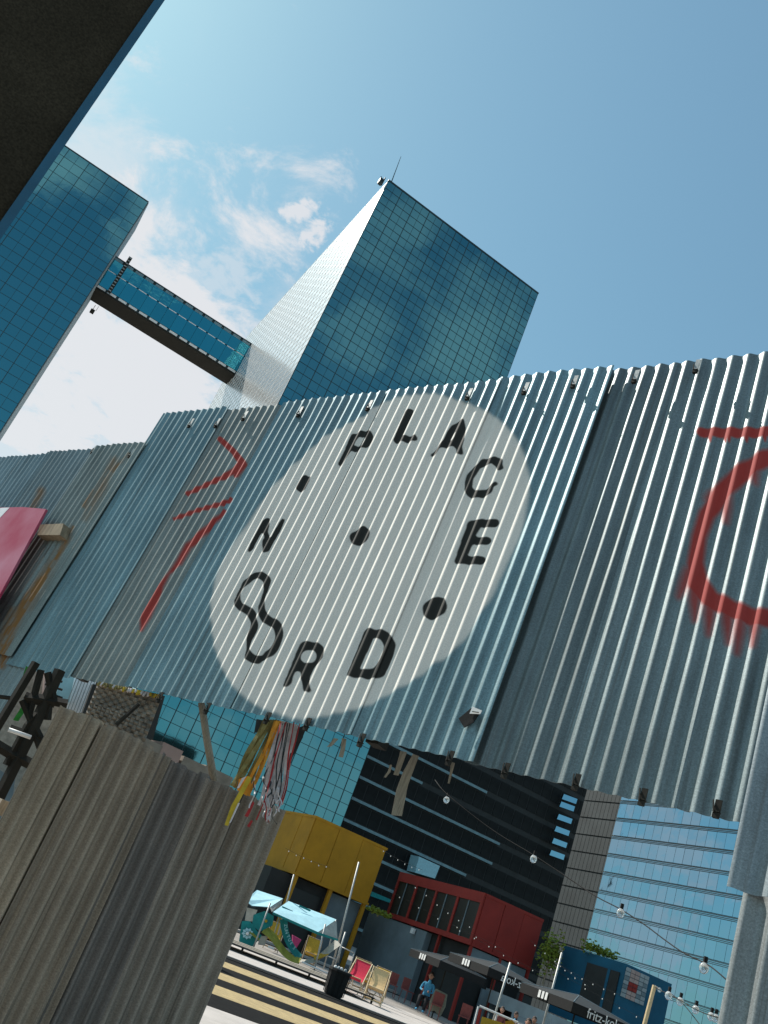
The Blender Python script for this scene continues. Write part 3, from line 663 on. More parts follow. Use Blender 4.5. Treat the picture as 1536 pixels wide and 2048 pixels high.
for k in range(9):
    sd_ += 1; ribbon(560 + k * 4.2, 1441 + k, 518 + k * 5.4, 1618 + random.uniform(-20, 25), 8, 'rb_white', sd_, 4.70 + .005 * k, 3)
for (x0, x1, y1, w) in ((562, 535, 1580, 2.5), (572, 515, 1640, 3), (588, 560, 1622, 3), (600, 562, 1610, 3)):
    sd_ += 1; ribbon(x0, 1444, x1, y1, w, 'rb_red', sd_, 4.66, 4)
for (x0, x1, y1) in ((570, 545, 1590), (580, 540, 1625), (575, 555, 1600), (566, 530, 1560)):
    sd_ += 1; ribbon(x0, 1446, x1, y1, 2.6, 'rb_black', sd_, 4.65, 4)
for k in range(6):
    sd_ += 1; ribbon(530 + k * 5, 1440, 462 + k * 7, 1570 + random.uniform(-15, 20), 8.5, 'rb_olive', sd_, 4.72, 3)
for (x0, x1, y1, w) in ((556, 492, 1580, 8), (552, 500, 1592, 7), (560, 508, 1575, 5)):
    sd_ += 1; ribbon(x0, 1442, x1, y1, w, 'rb_orange', sd_, 4.69, 3)
def piece(q, d, mt, name='torn_strip', th=.004):
    b = MB(); b.prism([at(x, y, d) for x, y in q], Vector((0, th, 0))); return b.build(name, M[mt], rbn)
piece([(496, 1552), (504, 1556), (470, 1618), (456, 1652), (449, 1650), (462, 1612)], 4.6, 'rb_yellow'); piece([(476, 1606), (480, 1606), (462, 1645), (458, 1646)], 4.59, 'rb_white')
piece([(506, 1602), (509, 1606), (496, 1634), (489, 1632)], 4.6, 'rb_red'); piece([(502, 1640), (506, 1642), (499, 1655), (494, 1652)], 4.6, 'rb_red')
piece([(478, 1558), (496, 1552), (504, 1570), (494, 1592), (474, 1580)], 4.62, 'rb_orange'); piece([(484, 1556), (492, 1553), (478, 1576), (474, 1576)], 4.6, 'rb_white')
for k in range(16):
    sd_ += 1; x = random.uniform(505, 558); y = random.uniform(1575, 1640); ribbon(x, y - 30, x + random.uniform(-8, 8), y + random.uniform(0, 20), random.uniform(1.5, 3.5), random.choice(['rb_white', 'rb_white', 'rb_white', 'rb_red', 'rb_black']), sd_, 4.60, 5)
piece([(596, 1456), (610, 1450), (606, 1475), (585, 1515), (577, 1540), (571, 1538), (574, 1520), (592, 1480)], 4.72, 'rb_black')
piece([(513, 1438), (540, 1443), (530, 1462), (508, 1466)], 4.78, 'rb_black'); piece([(583, 1448), (612, 1458), (604, 1478), (580, 1480)], 4.78, 'rb_black')

def tape(q, lab, d=4.45, mt='greywood'):
    b = MB(); b.prism([at(x, y, d) for x, y in q], Vector((0, .006, 0))); return tag(b.build('hanging_tape', M[mt]), lab, 'tape', 'tapes hanging from the hoarding')
tape([(826, 1508), (838, 1512), (816, 1570), (804, 1632), (783, 1630), (793, 1580), (806, 1545)], 'longest grey tape hanging below the hoarding')
tape([(801, 1502), (814, 1504), (797, 1551), (787, 1549), (795, 1524)], 'broad shorter grey tape beside the longest one')
tape([(780, 1529), (784, 1530), (781, 1544), (772, 1555), (768, 1554), (776, 1542)], 'small curled grey tape left of the longest one')
tape([(903, 1524), (910, 1526), (903, 1552), (899, 1567), (896, 1566), (900, 1545)], 'thin brownish tape right of the longest one', 4.2)
tape([(684, 1476), (693, 1478), (690, 1500), (686, 1515), (677, 1513), (682, 1495)], 'brownish tape strip in front of the blue gridded glass')
tape([(668, 1476), (677, 1478), (664, 1492), (654, 1494)], 'short twisted tape beside the fence post in front of blue glass')

# ================================================================== towers
def grid_face(parent, P, d, n, width, z0, z1, cw, ch, glass, frame, limit=300, name='glass_pane', score=None, thick_every=2, gap=.07):
    """curtain wall: panes as parts (the `limit` that show largest), the rest as one part, mullions proud"""
    nc = int(round(width / cw)); cw = width / nc; nr = int((z1 - z0) / ch); cells = []
    for r in range(nr):
        for c in range(nc):
            ctr = P + d * ((c + .5) * cw) + ZV * (z1 - (r + .5) * ch - P.z)
            w = ctr - EYE; z = w.dot(FWD); x = 768 + F_PX * w.dot(R_) / z; y = 1024 - F_PX * w.dot(U_) / z
            vis = score(x, y) if score else 1
            cells.append((-(vis * 1e6 + F_PX / z * 10) if -20 < x < 1556 and -20 < y < 2068 else 0, random.random(), r, c))
    cells.sort(); shown = cells[:limit]; rest = cells[limit:]
    base = None
    w_, h_ = cw - gap, ch - gap
    for s_, _, r, c in shown:
        ctr = P + d * ((c + .5) * cw) + ZV * (z1 - (r + .5) * ch - P.z)
        if base is None:
            b = MB(); b.slab(ctr - d * w_ / 2 - ZV * h_ / 2, d * w_, ZV * h_, n * .06); base = b.build(name, glass, parent, origin=ctr); o = base
        else: o = inst(base, ctr - wloc(parent))
        o.rotation_euler = (random.gauss(0, .0012), random.gauss(0, .0012), random.gauss(0, .0018))
    b = MB()
    for s_, _, r, c in rest:
        ctr = P + d * ((c + .5) * cw) + ZV * (z1 - (r + .5) * ch - P.z); o0 = ctr - d * w_ / 2 - ZV * h_ / 2 + n * .06
        b.face(o0, o0 + d * w_, o0 + d * w_ + ZV * h_, o0 + ZV * h_)
    if rest: b.build('glass_panes', glass, parent, kind='stuff')
    fr = MB()
    for c in range(nc + 1):
        t = .15 if c % thick_every == 0 else .05
        fr.slab(P + d * (c * cw - t / 2) + ZV * (z0 - P.z) + n * .03, d * t, n * .08, ZV * (z1 - z0))
    for r in range(nr + 1):
        t = .09; fr.slab(P + ZV * (z1 - r * ch - t / 2 - P.z) + n * .035, d * width, n * .07, ZV * t)
    fr.build('mullions', frame, parent, kind='stuff')

tl = at(777, 362, 150); TB = Vector((tl.x, tl.y, 0)); ZB = tl.z
nA = Vector((D1.y, -D1.x, 0))   # facade normal towards the camera
if nA.dot(EYE - TB) < 0: nA = -nA
nB = -D1                         # left-facing normal
WB = (hitv(1075, 590, TB, YA) - TB).dot(D1)
LB = (hitv(500, 664, TB, YB) - TB).dot(D2)
towB = empty('glass_tower', TB, 'tall teal mirror glass tower with bright left side and roof antenna behind the hoarding', 'tower', 'teal glass towers')
b = MB(); b.slab(TB, D1 * WB, D2 * LB, ZV * ZB); b.build('core', M['mullion'], towB)
CW = WB / 23; CH = CW * 1.12; print('WB', WB, 'LB', LB, 'ZB', ZB)
def scB(x, y):
    # between the boxes and the fence, or above the fence
    top = 828 - .11 * (x - 330) + 20; bot = 1338 + .217 * (x - 60)
    return 2 if (y > bot - 10 and y < 1660 and x > 290) else (1 if y < top else 0)
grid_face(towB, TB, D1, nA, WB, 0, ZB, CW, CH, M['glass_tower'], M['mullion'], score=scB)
grid_face(towB, TB, D2, nB, LB, 0, ZB, LB / 26, CH, M['glass_side'], M['frame_glare'], limit=0, gap=.05)  # glare of the mirrored sky put into the glass and frame colours
# roof rim, antenna, hoist and plant box
b = MB(); b.slab(TB - D1 * .1 + nA * .15 + ZV * ZB, D1 * (WB + .2), -nA * .5, ZV * .35); b.build('parapet', M['mullion'], towB)
a0 = TB + ZV * ZB + D1 * .9 + D2 * .8; a1 = at(802, 313, math.hypot(a0.x, a0.y)); b = MB(); b.tube([a0, a0.lerp(a1, .5), a1], [.13, .09, .05], 6); b.build('antenna', M['mullion'], towB)
h0 = at(766, 364, math.hypot(a0.x, a0.y)); b = MB(); b.slab(h0 - D1 * .8 - ZV * .3, D1 * .9, D2 * 1.2, ZV * 1.1); b.tube([h0 + ZV * .2 - D1 * .3, h0 - D1 * .9 + ZV * .9], .12, 5); b.tube([h0 - ZV * 1.0, h0 + ZV * 1.3], .15, 5)
b.build('roof_hoist', M['mullion'], towB)
pb_ = hitv(912, 468, TB + D2 * .5, YA); b = MB(); b.slab(pb_ - ZV * 1.2 - D1 * .9, D1 * 1.7, D2 * 2.5, ZV * 2.0); b.build('plant_box', M['greylight'], towB)

# skybridge, then the left tower it runs into
Q = hitv(503, 688, TB, YB)                   # bridge top edge meets the side of the right tower
qb = hitv(463, 747, Vector((Q.x, Q.y, 0)), YA)
BRT, BRB = Q.z, qb.z
BT = Vector((Q.x, Q.y, 0))
PA = hitv(296, 405, BT - D2 * 5, YA); TA = Vector((PA.x, PA.y, 0)); ZA = PA.z
brL = (BT - TA).dot(D1)
br = empty('skybridge', BT - D1 * brL / 2 + ZV * BRB, 'enclosed glass skybridge with dark underside joining the two towers', 'bridge')
BO = BT - D1 * brL; HH = BRT - BRB; DW = 6.5
b = MB(); b.slab(BO + ZV * (BRB + .5), D1 * brL, D2 * DW, ZV * (HH - .7)); b.build('core', M['mullion'], br)
b = MB(); b.slab(BO - D2 * .25 + ZV * (BRB - .1), D1 * brL, D2 * (DW + .5), ZV * .5); b.build('underside', M['dark'], br)
nseg = 14; base = None
for row, (za, zb_) in enumerate(((.50, .46), (.98, .47))):
    for k in range(nseg):
        z0_ = BRB + (.12 if row == 0 else .595) * HH; hh = HH * (.45 if row == 0 else .31)
        b = MB(); o_ = BO + D1 * (k * brL / nseg + .12) - D2 * .12 + ZV * z0_
        b.slab(o_, D1 * (brL / nseg - .06), -D2 * .08, ZV * hh); b.build('glass_pane', M['glass_bridge'], br)
for k in range(nseg):   # bright slots at the floor lines and the lighter strip under the roof
    for z_, h_, mt_ in ((.05, .06, 'whitepaint'), (.572, .022, 'whitepaint'), (.91, .07, 'frame_light')):
        b = MB(); o_ = BO + D1 * (k * brL / nseg + .35) - D2 * .1 + ZV * (BRB + z_ * HH)
        b.slab(o_, D1 * (brL / nseg - .7), -D2 * .08, ZV * h_ * HH); b.build('floor_slot', M[mt_], br)
b = MB(); b.slab(BO - D2 * .3 + ZV * (BRT - .2), D1 * brL, D2 * (DW + .3), ZV * .25); b.build('roof_edge', M['mullion'], br)
g0 = hitv(213, 592, BT - D2 * .8, YA); g1 = hitv(254, 512, BT - D2 * .8, YA)
b = MB(); b.slab(g0 - D1 * .45, D1 * .9, -D2 * .6, ZV * (g1.z - g0.z)); b.build('access_ladder', M['dark'], br)
for k in range(14):
    z_ = g0.z + (g1.z - g0.z) * (k + .5) / 14; b = MB(); b.slab(Vector((g0.x, g0.y, z_)) - D1 * .34 - D2 * .62, D1 * .68, -D2 * .04, ZV * .28); b.build('ladder_rung', M['greylight'], br)
c0 = hitv(186, 612, BT, YA); b = MB(); b.slab(c0 - ZV * 1.6, D1 * 1.0, D2 * 1, ZV * .9); b.tube([c0 - ZV * .8 + D1 * .4, c0 + ZV * .6 + D1 * .4], .07, 5); b.tube([c0 - ZV * .8 + D1 * 1.2, c0 + ZV * .8 + D1 * 1.2], .05, 5); b.build('hanging_cradle', M['dark'], br)

towA = empty('glass_tower', TA, 'nearer teal mirror glass tower cut off by the left frame edge', 'tower', 'teal glass towers')
WA = 28.0; print('TA', TA, ZA)
b = MB(); b.slab(TA - D1 * WA, D1 * WA, D2 * 16, ZV * ZA); b.build('core', M['mullion'], towA)
grid_face(towA, TA - D1 * WA, D1, nA, WA, 0, ZA, CW * 1.5, CH * 1.35, M['glass_tower'], M['mullion'], score=lambda x, y: 1 if (x > (480 - y) * .69 and y < 1000) else 0)
b = MB(); b.slab(TA - nA * .1 + ZV * 0, D1 * .25, -nA * 15, ZV * ZA); b.build('side_panel', M['greylight'], towA)
b = MB(); b.slab(TA - D1 * WA + nA * .15 + ZV * ZA, D1 * (WA + .1), -nA * .5, ZV * .3); b.build('parapet', M['mullion'], towA)

# unseen tall tower, added out of frame to cast shade over the container terrace
c_s, t_s = Vector((.643, .766, 0)), Vector((-.766, .643, 0)); o_ = c_s * 31 + t_s * 235
b = MB(); b.slab(o_, c_s * 27, t_s * 22, ZV * 262); o = b.build('added_shade_tower', M['mullion']); o['kind'] = 'structure'

# ================================================================== office blocks behind the square
bl0 = hitv(736, 1500, TB + D2 * 2, YA); BK = Vector((bl0.x, bl0.y, 0))
BKW = (hitv(1175, 1700, BK, YA) - BK).dot(D1) ; BKZ = hitv(900, 1330, BK, YA).z
blk = empty('black_office_block', BK, 'dark black office block with thin blue horizontal ledges under the hoarding', 'office block')
b = MB(); b.slab(BK, D1 * BKW, D2 * 20, ZV * BKZ); b.build('wall', M['darkwall'], blk)
zs = [hitv(800, y, BK, YA).z for y in (1460, 1510, 1562, 1614, 1668, 1722, 1775, 1830)]
fl = (zs[0] - zs[-1]) / 7
zl = [zs[1] + (k - 3) * -0 for k in range(0)]
z_ = hitv(735, 1565, BK, YA).z; step = z_ - hitv(720, 1607, BK, YA).z
k0 = int(z_ // step)
ws = BKW / 22; win = None
for k in range(-k0, 9):
    zz_ = z_ + k * step
    if zz_ > BKZ or zz_ < 1: continue
    L_ = BKW * (.50 if k in (1, 3) else .93 if k < 1 else .75)
    b = MB(); b.slab(BK + nA * .05 + ZV * zz_, D1 * L_ * random.uniform(.45, .7), nA * .5, ZV * step * .12); b.build('ledge', M['frame_light'], blk)
    for c in range(22):
        if zz_ + step > BKZ: break
        ctr = BK + D1 * ((c + .5) * ws) + ZV * (zz_ + step * .55) + nA * .02
        if win is None:
            b = MB(); b.slab(ctr - D1 * ws * .45 - ZV * step * .36, D1 * ws * .9, ZV * step * .74, nA * .06); win = b.build('window_pane', M['darkpane'], blk, origin=ctr); o = win
        else: o = inst(win, ctr - wloc(blk))
        o.rotation_euler = (random.gauss(0, .01), 0, random.gauss(0, .01))

# blue glass block on the right: far part coloured dark for the black block it mirrors, near part bright
cd = at(1242, 1606, 78); CD = Vector((cd.x, cd.y, 0)); nL = -D1
ce = hitv(1165, 1600, CD, YB); far_len = (Vector((ce.x, ce.y, 0)) - CD).dot(D2)
near_len = 26.0
CZ = hitv(1242, 1380, CD, YB).z
blu = empty('blue_glass_block', CD, 'bright blue mirror glass office block with triple dark lines per floor at right', 'office block')
b = MB(); b.slab(CD - D2 * near_len, D2 * near_len, D1 * 15, ZV * CZ); b.build('core', M['greybox'], blu)
za = hitv(1233, 1640, CD, YB).z; zb2 = hitv(1175, 1890, CD, YB).z
flo = (za - zb2) / 6.75
nfl = int(CZ / flo); zoff = za % flo
sc_ = near_len / 30; pane = None
npn = 0
for k in range(nfl + 1):
    zf = zoff + k * flo
    for c in range(30):
        ctr = CD - D2 * (near_len - (c + .5) * sc_) + ZV * (zf + flo * .5 + .08) + nL * .04
        if ctr.z + flo * .5 > CZ: continue
        if pane is None:
            b = MB(); b.slab(ctr - D2 * sc_ * .487 - ZV * flo * .42, D2 * sc_ * .974, ZV * flo * .84, nL * .05); pane = b.build('glass_pane', M['glass_blue'], blu, origin=ctr); o = pane
        else: o = inst(pane, ctr - wloc(blu))
        o.rotation_euler = (random.gauss(0, .006), 0, random.gauss(0, .008)); npn += 1
    for j in (-1, 0, 1):
        b = MB(); b.slab(CD - D2 * near_len + ZV * (zf + j * flo * .07) + nL * .05, D2 * near_len, nL * .10, ZV * flo * .022); b.build('floor_line', M['mullion'], blu)
    b = MB(); b.slab(CD - D2 * near_len + ZV * (zf - flo * .085) + nL * .03, D2 * near_len, nL * .055, ZV * flo * .19); b.build('spandrel', M['glass_blue'], blu)
drk = empty('dark_reflection_block', CD + D2 * far_len / 2, 'narrow dark grey block with fine grid cladding between black and blue blocks', 'office block')
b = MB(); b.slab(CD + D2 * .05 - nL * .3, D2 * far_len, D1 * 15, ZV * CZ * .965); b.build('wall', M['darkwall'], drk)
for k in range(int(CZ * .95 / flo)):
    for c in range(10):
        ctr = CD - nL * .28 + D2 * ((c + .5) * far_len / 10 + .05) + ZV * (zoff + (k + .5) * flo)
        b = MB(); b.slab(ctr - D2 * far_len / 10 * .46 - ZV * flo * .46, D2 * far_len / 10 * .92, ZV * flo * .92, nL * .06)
        b.build('dark_reflection_panel', M['cladding'], drk)
for k, y in enumerate((1594, 1609, 1634, 1658, 1682, 1706)):
    b = MB(); x0 = 1128 - k * 5
    q_ = [hitv(x, yy, BK + nA * 2, YA) for x, yy in ((x0, y - 6 + 0), (x0 + 27, y + 4), (x0 + 24, y + 14), (x0 - 4, y + 4))]
    b.prism(q_, -nA * .3); b.build('window_pane', M['glass_blue'], blk)
b = MB(); q_ = [hitv(x, y, BK + nA * 3, YA) for x, y in ((838, 1713), (880, 1732), (870, 1757), (830, 1745))]; b.prism(q_, -nA * 3)
tag(b.build('rooftop_box', M['bluecloth']), 'pale blue box standing on the roof behind the red container', 'roof box')
b = MB(); q_ = [hitv(x, y, BK + nA * 2, YA) for x, y in ((744, 1783), (784, 1800), (781, 1806), (741, 1792))]; b.prism(q_, -nA * .3); b.build('teal_ledge', M['teal'], blk)  # narrow ledge strip in plain teal

# ================================================================== container village
def vq(px, py, P, yaw): return hitv(px, py, P, yaw)
def mullioned(par, P, d, n, w, z0, z1, nwin, m_post, m_glass, top, bot, side, name='mullion'):
    """a window wall: frame beams proud of dark panes"""
    b = MB(); b.slab(P + ZV * (z1 - top), d * w, n * .08, ZV * top); b.build('top_beam', m_post, par)
    b = MB(); b.slab(P + ZV * z0, d * w, n * .08, ZV * bot); b.build('bottom_beam', m_post, par)
    for k in range(nwin + 1):
        b = MB(); b.slab(P + d * (k * (w - side) / nwin) + ZV * (z0 + bot), d * side, n * .075, ZV * (z1 - z0 - top - bot)); b.build(name, m_post, par)
    for k in range(nwin):
        b = MB(); b.slab(P + d * (k * (w - side) / nwin + side) + ZV * (z0 + bot), d * ((w - side) / nwin - side), n * .02, ZV * (z1 - z0 - top - bot)); pn = b.build('window_pane', M['glass_dark'], par)
        b = MB(); b.slab(P + d * (k * (w - side) / nwin + side + (w / nwin - side) * .5) + n * .021 + ZV * (z0 + bot), d * .05, n * .03, ZV * (z1 - z0 - top - bot)); b.build('glazing_bar', M['greybox'], pn)

# --- yellow container
ye = at(634, 1632, 46); YE = Vector((ye.x, ye.y, 0)); YW = (hitv(773, 1695, YE, YA) - YE).dot(D1); YZ1 = ye.z; YZ0 = hitv(735, 1811, YE, YA).z
yc = empty('yellow_container', YE + ZV * YZ0, 'mustard yellow shipping container raised on posts above the terrace', 'container')
def ribbed_face(par, P, d, n, w, z0, z1, m_, npan, name='wall_panel'):
    for k in range(npan):
        b = MB(); a = w * k / npan; e = w / npan
        b.slab(P + d * (a + .012) + ZV * z0, d * (e - .024), n * (.05 if k % 2 else .035), ZV * (z1 - z0)); b.build(name, m_, par)
b = MB(); b.slab(YE + ZV * YZ0 + D2 * .03 + D1 * .03, D1 * (YW - .06), D2 * 5.9, ZV * (YZ1 - YZ0 - .02)); b.build('shell', M['yellowbox'], yc)
ribbed_face(yc, YE, D1, nA, YW, YZ0 + .12, YZ1 - .12, M['yellowbox'], 3); ribbed_face(yc, YE, D2, nB, 6, YZ0 + .12, YZ1 - .12, M['yellowbox'], 4)
for z in (YZ0, YZ1 - .12):
    b = MB(); b.slab(YE + ZV * z - D1 * .06, D1 * (YW + .12), nA * .06, ZV * .12); b.build('corner_beam', M['yellowbox'], yc)
    b = MB(); b.slab(YE + ZV * z, D2 * 6, nB * .06, ZV * .12); b.build('corner_beam', M['yellowbox'], yc)
for off in (.05, YW * .48, YW - .2):
    b = MB(); b.slab(YE + D1 * off, D1 * .18, D2 * .18, ZV * YZ0); b.build('post', M['yellowbox'], yc)
for off in (2.9, 5.7):
    b = MB(); b.slab(YE + D2 * off, D1 * .18, D2 * .18, ZV * YZ0); b.build('post', M['yellowbox'], yc)
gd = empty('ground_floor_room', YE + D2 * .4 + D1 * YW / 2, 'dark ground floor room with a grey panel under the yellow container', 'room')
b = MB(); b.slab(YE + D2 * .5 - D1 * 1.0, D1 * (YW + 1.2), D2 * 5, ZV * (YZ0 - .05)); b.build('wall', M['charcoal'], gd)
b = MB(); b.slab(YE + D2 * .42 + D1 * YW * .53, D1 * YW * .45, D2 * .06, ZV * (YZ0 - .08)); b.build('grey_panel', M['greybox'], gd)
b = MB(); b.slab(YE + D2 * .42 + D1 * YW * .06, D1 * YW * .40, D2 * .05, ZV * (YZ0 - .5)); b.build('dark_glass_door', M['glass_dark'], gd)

# --- slate kiosk left of / under the red container
re_ = at(973, 1787, 43); RE = Vector((re_.x, re_.y, 0)); RZ1 = re_.z; RZ0 = hitv(945, 1892, RE, YB).z
RL = (hitv(803, 1744, RE, YB) - RE).dot(D2); RW = (hitv(1087, 1838, RE, YA) - RE).dot(D1)
rc = empty('red_container', RE + ZV * RZ0, 'dark red shipping container with a row of tall windows on its long side', 'container')
b = MB(); b.slab(RE + ZV * RZ0 + D1 * .1 + D2 * .03, D1 * (RW - .13), D2 * (RL - .06), ZV * (RZ1 - RZ0 - .01)); b.build('shell', M['redbox'], rc)
ribbed_face(rc, RE, D1, nA, RW, RZ0 + .12, RZ1 - .12, M['redbox'], 3)
for z in (RZ0, RZ1 - .12): b = MB(); b.slab(RE + ZV * z, D1 * RW, nA * .06, ZV * .12); b.build('corner_beam', M['redbox'], rc)
mullioned(rc, RE + nB * .0, D2, nB, RL, RZ0, RZ1, 4, M['redbox'], None, (RZ1 - RZ0) * .2, (RZ1 - RZ0) * .1, .16)
sk = hitv(757, 1838, RE - D1 * .2, YB)
kio = empty('slate_kiosk', RE + D2 * RL / 2, 'slate grey ground floor kiosk with red posts under the red container', 'kiosk')
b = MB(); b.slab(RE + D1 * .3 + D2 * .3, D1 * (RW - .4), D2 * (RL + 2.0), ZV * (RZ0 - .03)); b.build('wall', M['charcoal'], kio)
k0_ = (hitv(850, 1880, RE, YB) - RE).dot(D2); k1_ = (hitv(757, 1842, RE, YB) - RE).dot(D2)
b = MB(); b.slab(RE + D2 * k0_ + nB * .02, D2 * (k1_ - k0_), nB * -.3, ZV * (RZ0 - .06)); b.build('slate_panel', M['greybox'], kio)
b = MB(); b.slab(RE + D2 * k1_ + D1 * .0, D2 * 1.2, D1 * .3, ZV * (RZ0 - .06)); b.build('dark_panel', M['greybox'], kio)
for k in range(3):
    b = MB(); b.slab(RE + D1 * (RW * k / 2 * .97), D1 * .12, D2 * .12, ZV * RZ0); b.build('red_post', M['redbox'], kio)
for k in (1, 2): b = MB(); b.slab(RE + D2 * (RL * k / 3), D1 * .12, D2 * .12, ZV * RZ0); b.build('red_post', M['redbox'], kio)
b = MB(); b.slab(RE + ZV * (RZ0 - .75) + D1 * .14 - nA * .05, D1 * (RW - .3), -nA * .1, ZV * .7); b.build('fascia', M['greybox'], kio)
b = MB(); b.slab(RE + ZV * .1 + D1 * 1.2 - nA * .02, D1 * (.9), -nA * .1, ZV * 1.5); b.build('pale_door', M['greybox'], kio)
b = MB(); q_ = hitv(826, 1868, RE + nB * .1, YB); b.slab(q_ - D2 * .12, D2 * .24, nB * .12, ZV * .24); b.build('wall_lamp', M['whitepaint'], kio)

# --- blue container
be = at(1254, 1927, 42); BE = Vector((be.x, be.y, 0)); BZ1 = be.z; BZ0 = BZ1 - 2.75
BLn = (hitv(1127, 1892, BE, YB) - BE).dot(D2); BWd = (hitv(1345, 1970, BE, YA) - BE).dot(D1)
bc = empty('blue_container', BE + ZV * BZ0, 'petrol blue shipping container with dark doorway and corner window painted with coloured reflections', 'container')
b = MB(); b.slab(BE + ZV * BZ0 + D1 * .02 + D2 * .02, D1 * (BWd - .04), D2 * (BLn - .04), ZV * (BZ1 - BZ0 - .01)); b.build('shell', M['bluebox'], bc)
def patch(pts, P, yaw, n, mt, name, par, off=.03):
    b = MB(); b.prism([hitv(x, y, P, yaw) + n * off for x, y in pts], n * -.02 if off > .02 else n * .01); return b.build(name, M[mt], par)
wa, wb = (hitv(1237, 1960, BE, YB) - BE).dot(D2), (hitv(1172, 1940, BE, YB) - BE).dot(D2)
ztop = hitv(1237, 1944, BE, YB).z
b = MB(); b.slab(BE + D2 * wa + ZV * (BZ0 + .3), D2 * (wb - wa), nB * .03, ZV * (ztop - BZ0 - .3)); dw_ = b.build('dark_doorway', M['charcoal'], bc)
b = MB(); b.slab(BE + D2 * (wa + (wb - wa) * .27) + ZV * (BZ0 + .3), D2 * .14, nB * .05, ZV * (ztop - BZ0 - .3)); b.build('door_post', M['bluebox'], dw_)
cx = (hitv(1299, 1947, BE, YA) - BE).dot(D1); ch_ = (BZ1 - .12) - (hitv(1285, 2012, BE, YA).z)
for i in range(5):
    for j in range(7):
        b = MB(); b.slab(BE + D1 * (cx * i / 5 + .02) + ZV * (BZ1 - .1 - ch_ * (j + 1) / 7), D1 * (cx / 5 - .02), nA * .04, ZV * (ch_ / 7 - .02))
        b.build('painted_reflection_pane', M[('brick' if i in (1, 2) and j not in (3, 4) else 'redbox' if i in (1, 2) else 'greylight' if j in (0, 1, 6) or (i + j) % 2 else 'greybox')], bc)  # mixed reflections in the corner glass, painted pane by pane
b = MB(); b.slab(BE + D1 * .6 - nA * .5 + ZV * (BZ0 - .55) + D1 * -3.2, D1 * 8, D2 * 5, ZV * .5); 
tag(b.build('terrace_slab', M['greylight']), 'grey roof slab the blue container stands on', 'terrace slab')
low = empty('grey_ground_floor', BE, 'grey panelled ground floor below the blue container', 'room')
ncol = 7
for k in range(ncol):
    b = MB(); b.slab(BE - D1 * 2.4 + nA * .0 + D1 * (1.05 * k), D1 * 1.03, -nA * .2, ZV * (BZ0 - .56)); b.build('wall_panel', M['greybox' if k % 3 else 'greylight'], low)

# hedge tufts on the roofs
def hedge(px, py, dist, n, w, h, lab, dy=.3):
    c = at(px, py, dist); b = MB()
    for k in range(n):
        p = c + D1 * random.uniform(-w, w) + D2 * random.uniform(-dy, dy) + ZV * random.uniform(-h, h) * random.random(); s = random.uniform(.05, .11)
        a = Vector((random.gauss(0, 1), random.gauss(0, 1), random.gauss(0, 1))).normalized(); c_ = a.cross(ZV).normalized(); e = a.cross(c_)
        b.face(p - c_ * s, p - e * s * .6, p + c_ * s, p + e * s * .6)
    b2 = MB(); b2.tube([c - ZV * h * 1.2, c + ZV * h * .2], .04, 5)
    root = empty('hedge_plant', c - ZV * h, lab, 'plant', 'roof plants'); b.build('foliage', M['leaf'], root, kind='stuff'); b2.build('stem', M['wood'], root)
hedge(1102, 1905, 44, 700, .45, 1.1, 'yellow green bush between the red and the blue container')
hedge(1200, 1902, 44, 350, .9, .32, 'low yellow green plants along the top of the blue container')
hedge(758, 1824, 44, 260, .55, .16, 'thin yellow green plants left of the red container')

# ================================================================== square: pavement, stripes, deck
def gp(x, y): return atz(x, y, 0.0)
OG = gp(461, 1915); OG.z = 0
def gcoord(x, y): p = gp(x, y) - OG; return p.dot(D2)
pts = [(240, 695), (225, 728), (210, 757), (195, 790), (182, 826), (168, 864), (152, 917), (122, 987)]
cc = [gcoord(380 + x / 2.954, 1680 + y / 2.954) for x, y in pts]
for k in range(7):
    a, b_2 = cc[k], cc[k + 1]
    mt = 'blackpaint' if k % 2 == 0 else 'yellowpaint'; b = MB(); b.slab(OG + D1 * -12 + D2 * b_2, D1 * 26, D2 * (a - b_2), ZV * (.004 if k % 2 == 0 else .005))
    o = b.build('painted_stripe', M[mt]); o['kind'] = 'structure'
b = MB(); b.slab(OG + D1 * -12 + D2 * (cc[0] + .02), D1 * 45, D2 * 5.4, ZV * .02); o = b.build('pavement', M['slab']); o['kind'] = 'structure'
kb = gcoord(752, 1974); 
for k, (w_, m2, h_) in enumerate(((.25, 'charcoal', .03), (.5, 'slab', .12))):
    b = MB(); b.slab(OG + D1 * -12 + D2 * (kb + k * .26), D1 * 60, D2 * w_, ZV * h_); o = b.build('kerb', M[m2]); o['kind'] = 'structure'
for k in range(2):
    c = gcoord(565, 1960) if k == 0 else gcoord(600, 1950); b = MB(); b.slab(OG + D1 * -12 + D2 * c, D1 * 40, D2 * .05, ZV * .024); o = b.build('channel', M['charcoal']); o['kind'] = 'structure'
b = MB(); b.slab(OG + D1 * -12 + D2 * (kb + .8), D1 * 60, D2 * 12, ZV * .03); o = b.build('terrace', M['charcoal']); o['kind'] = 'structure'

b = MB(); b.slab(OG + D1 * -12 + D2 * (cc[7] - 3.2), D1 * 26, D2 * 3.19, ZV * .004); o = b.build('paving', M['slab']); o['kind'] = 'structure'
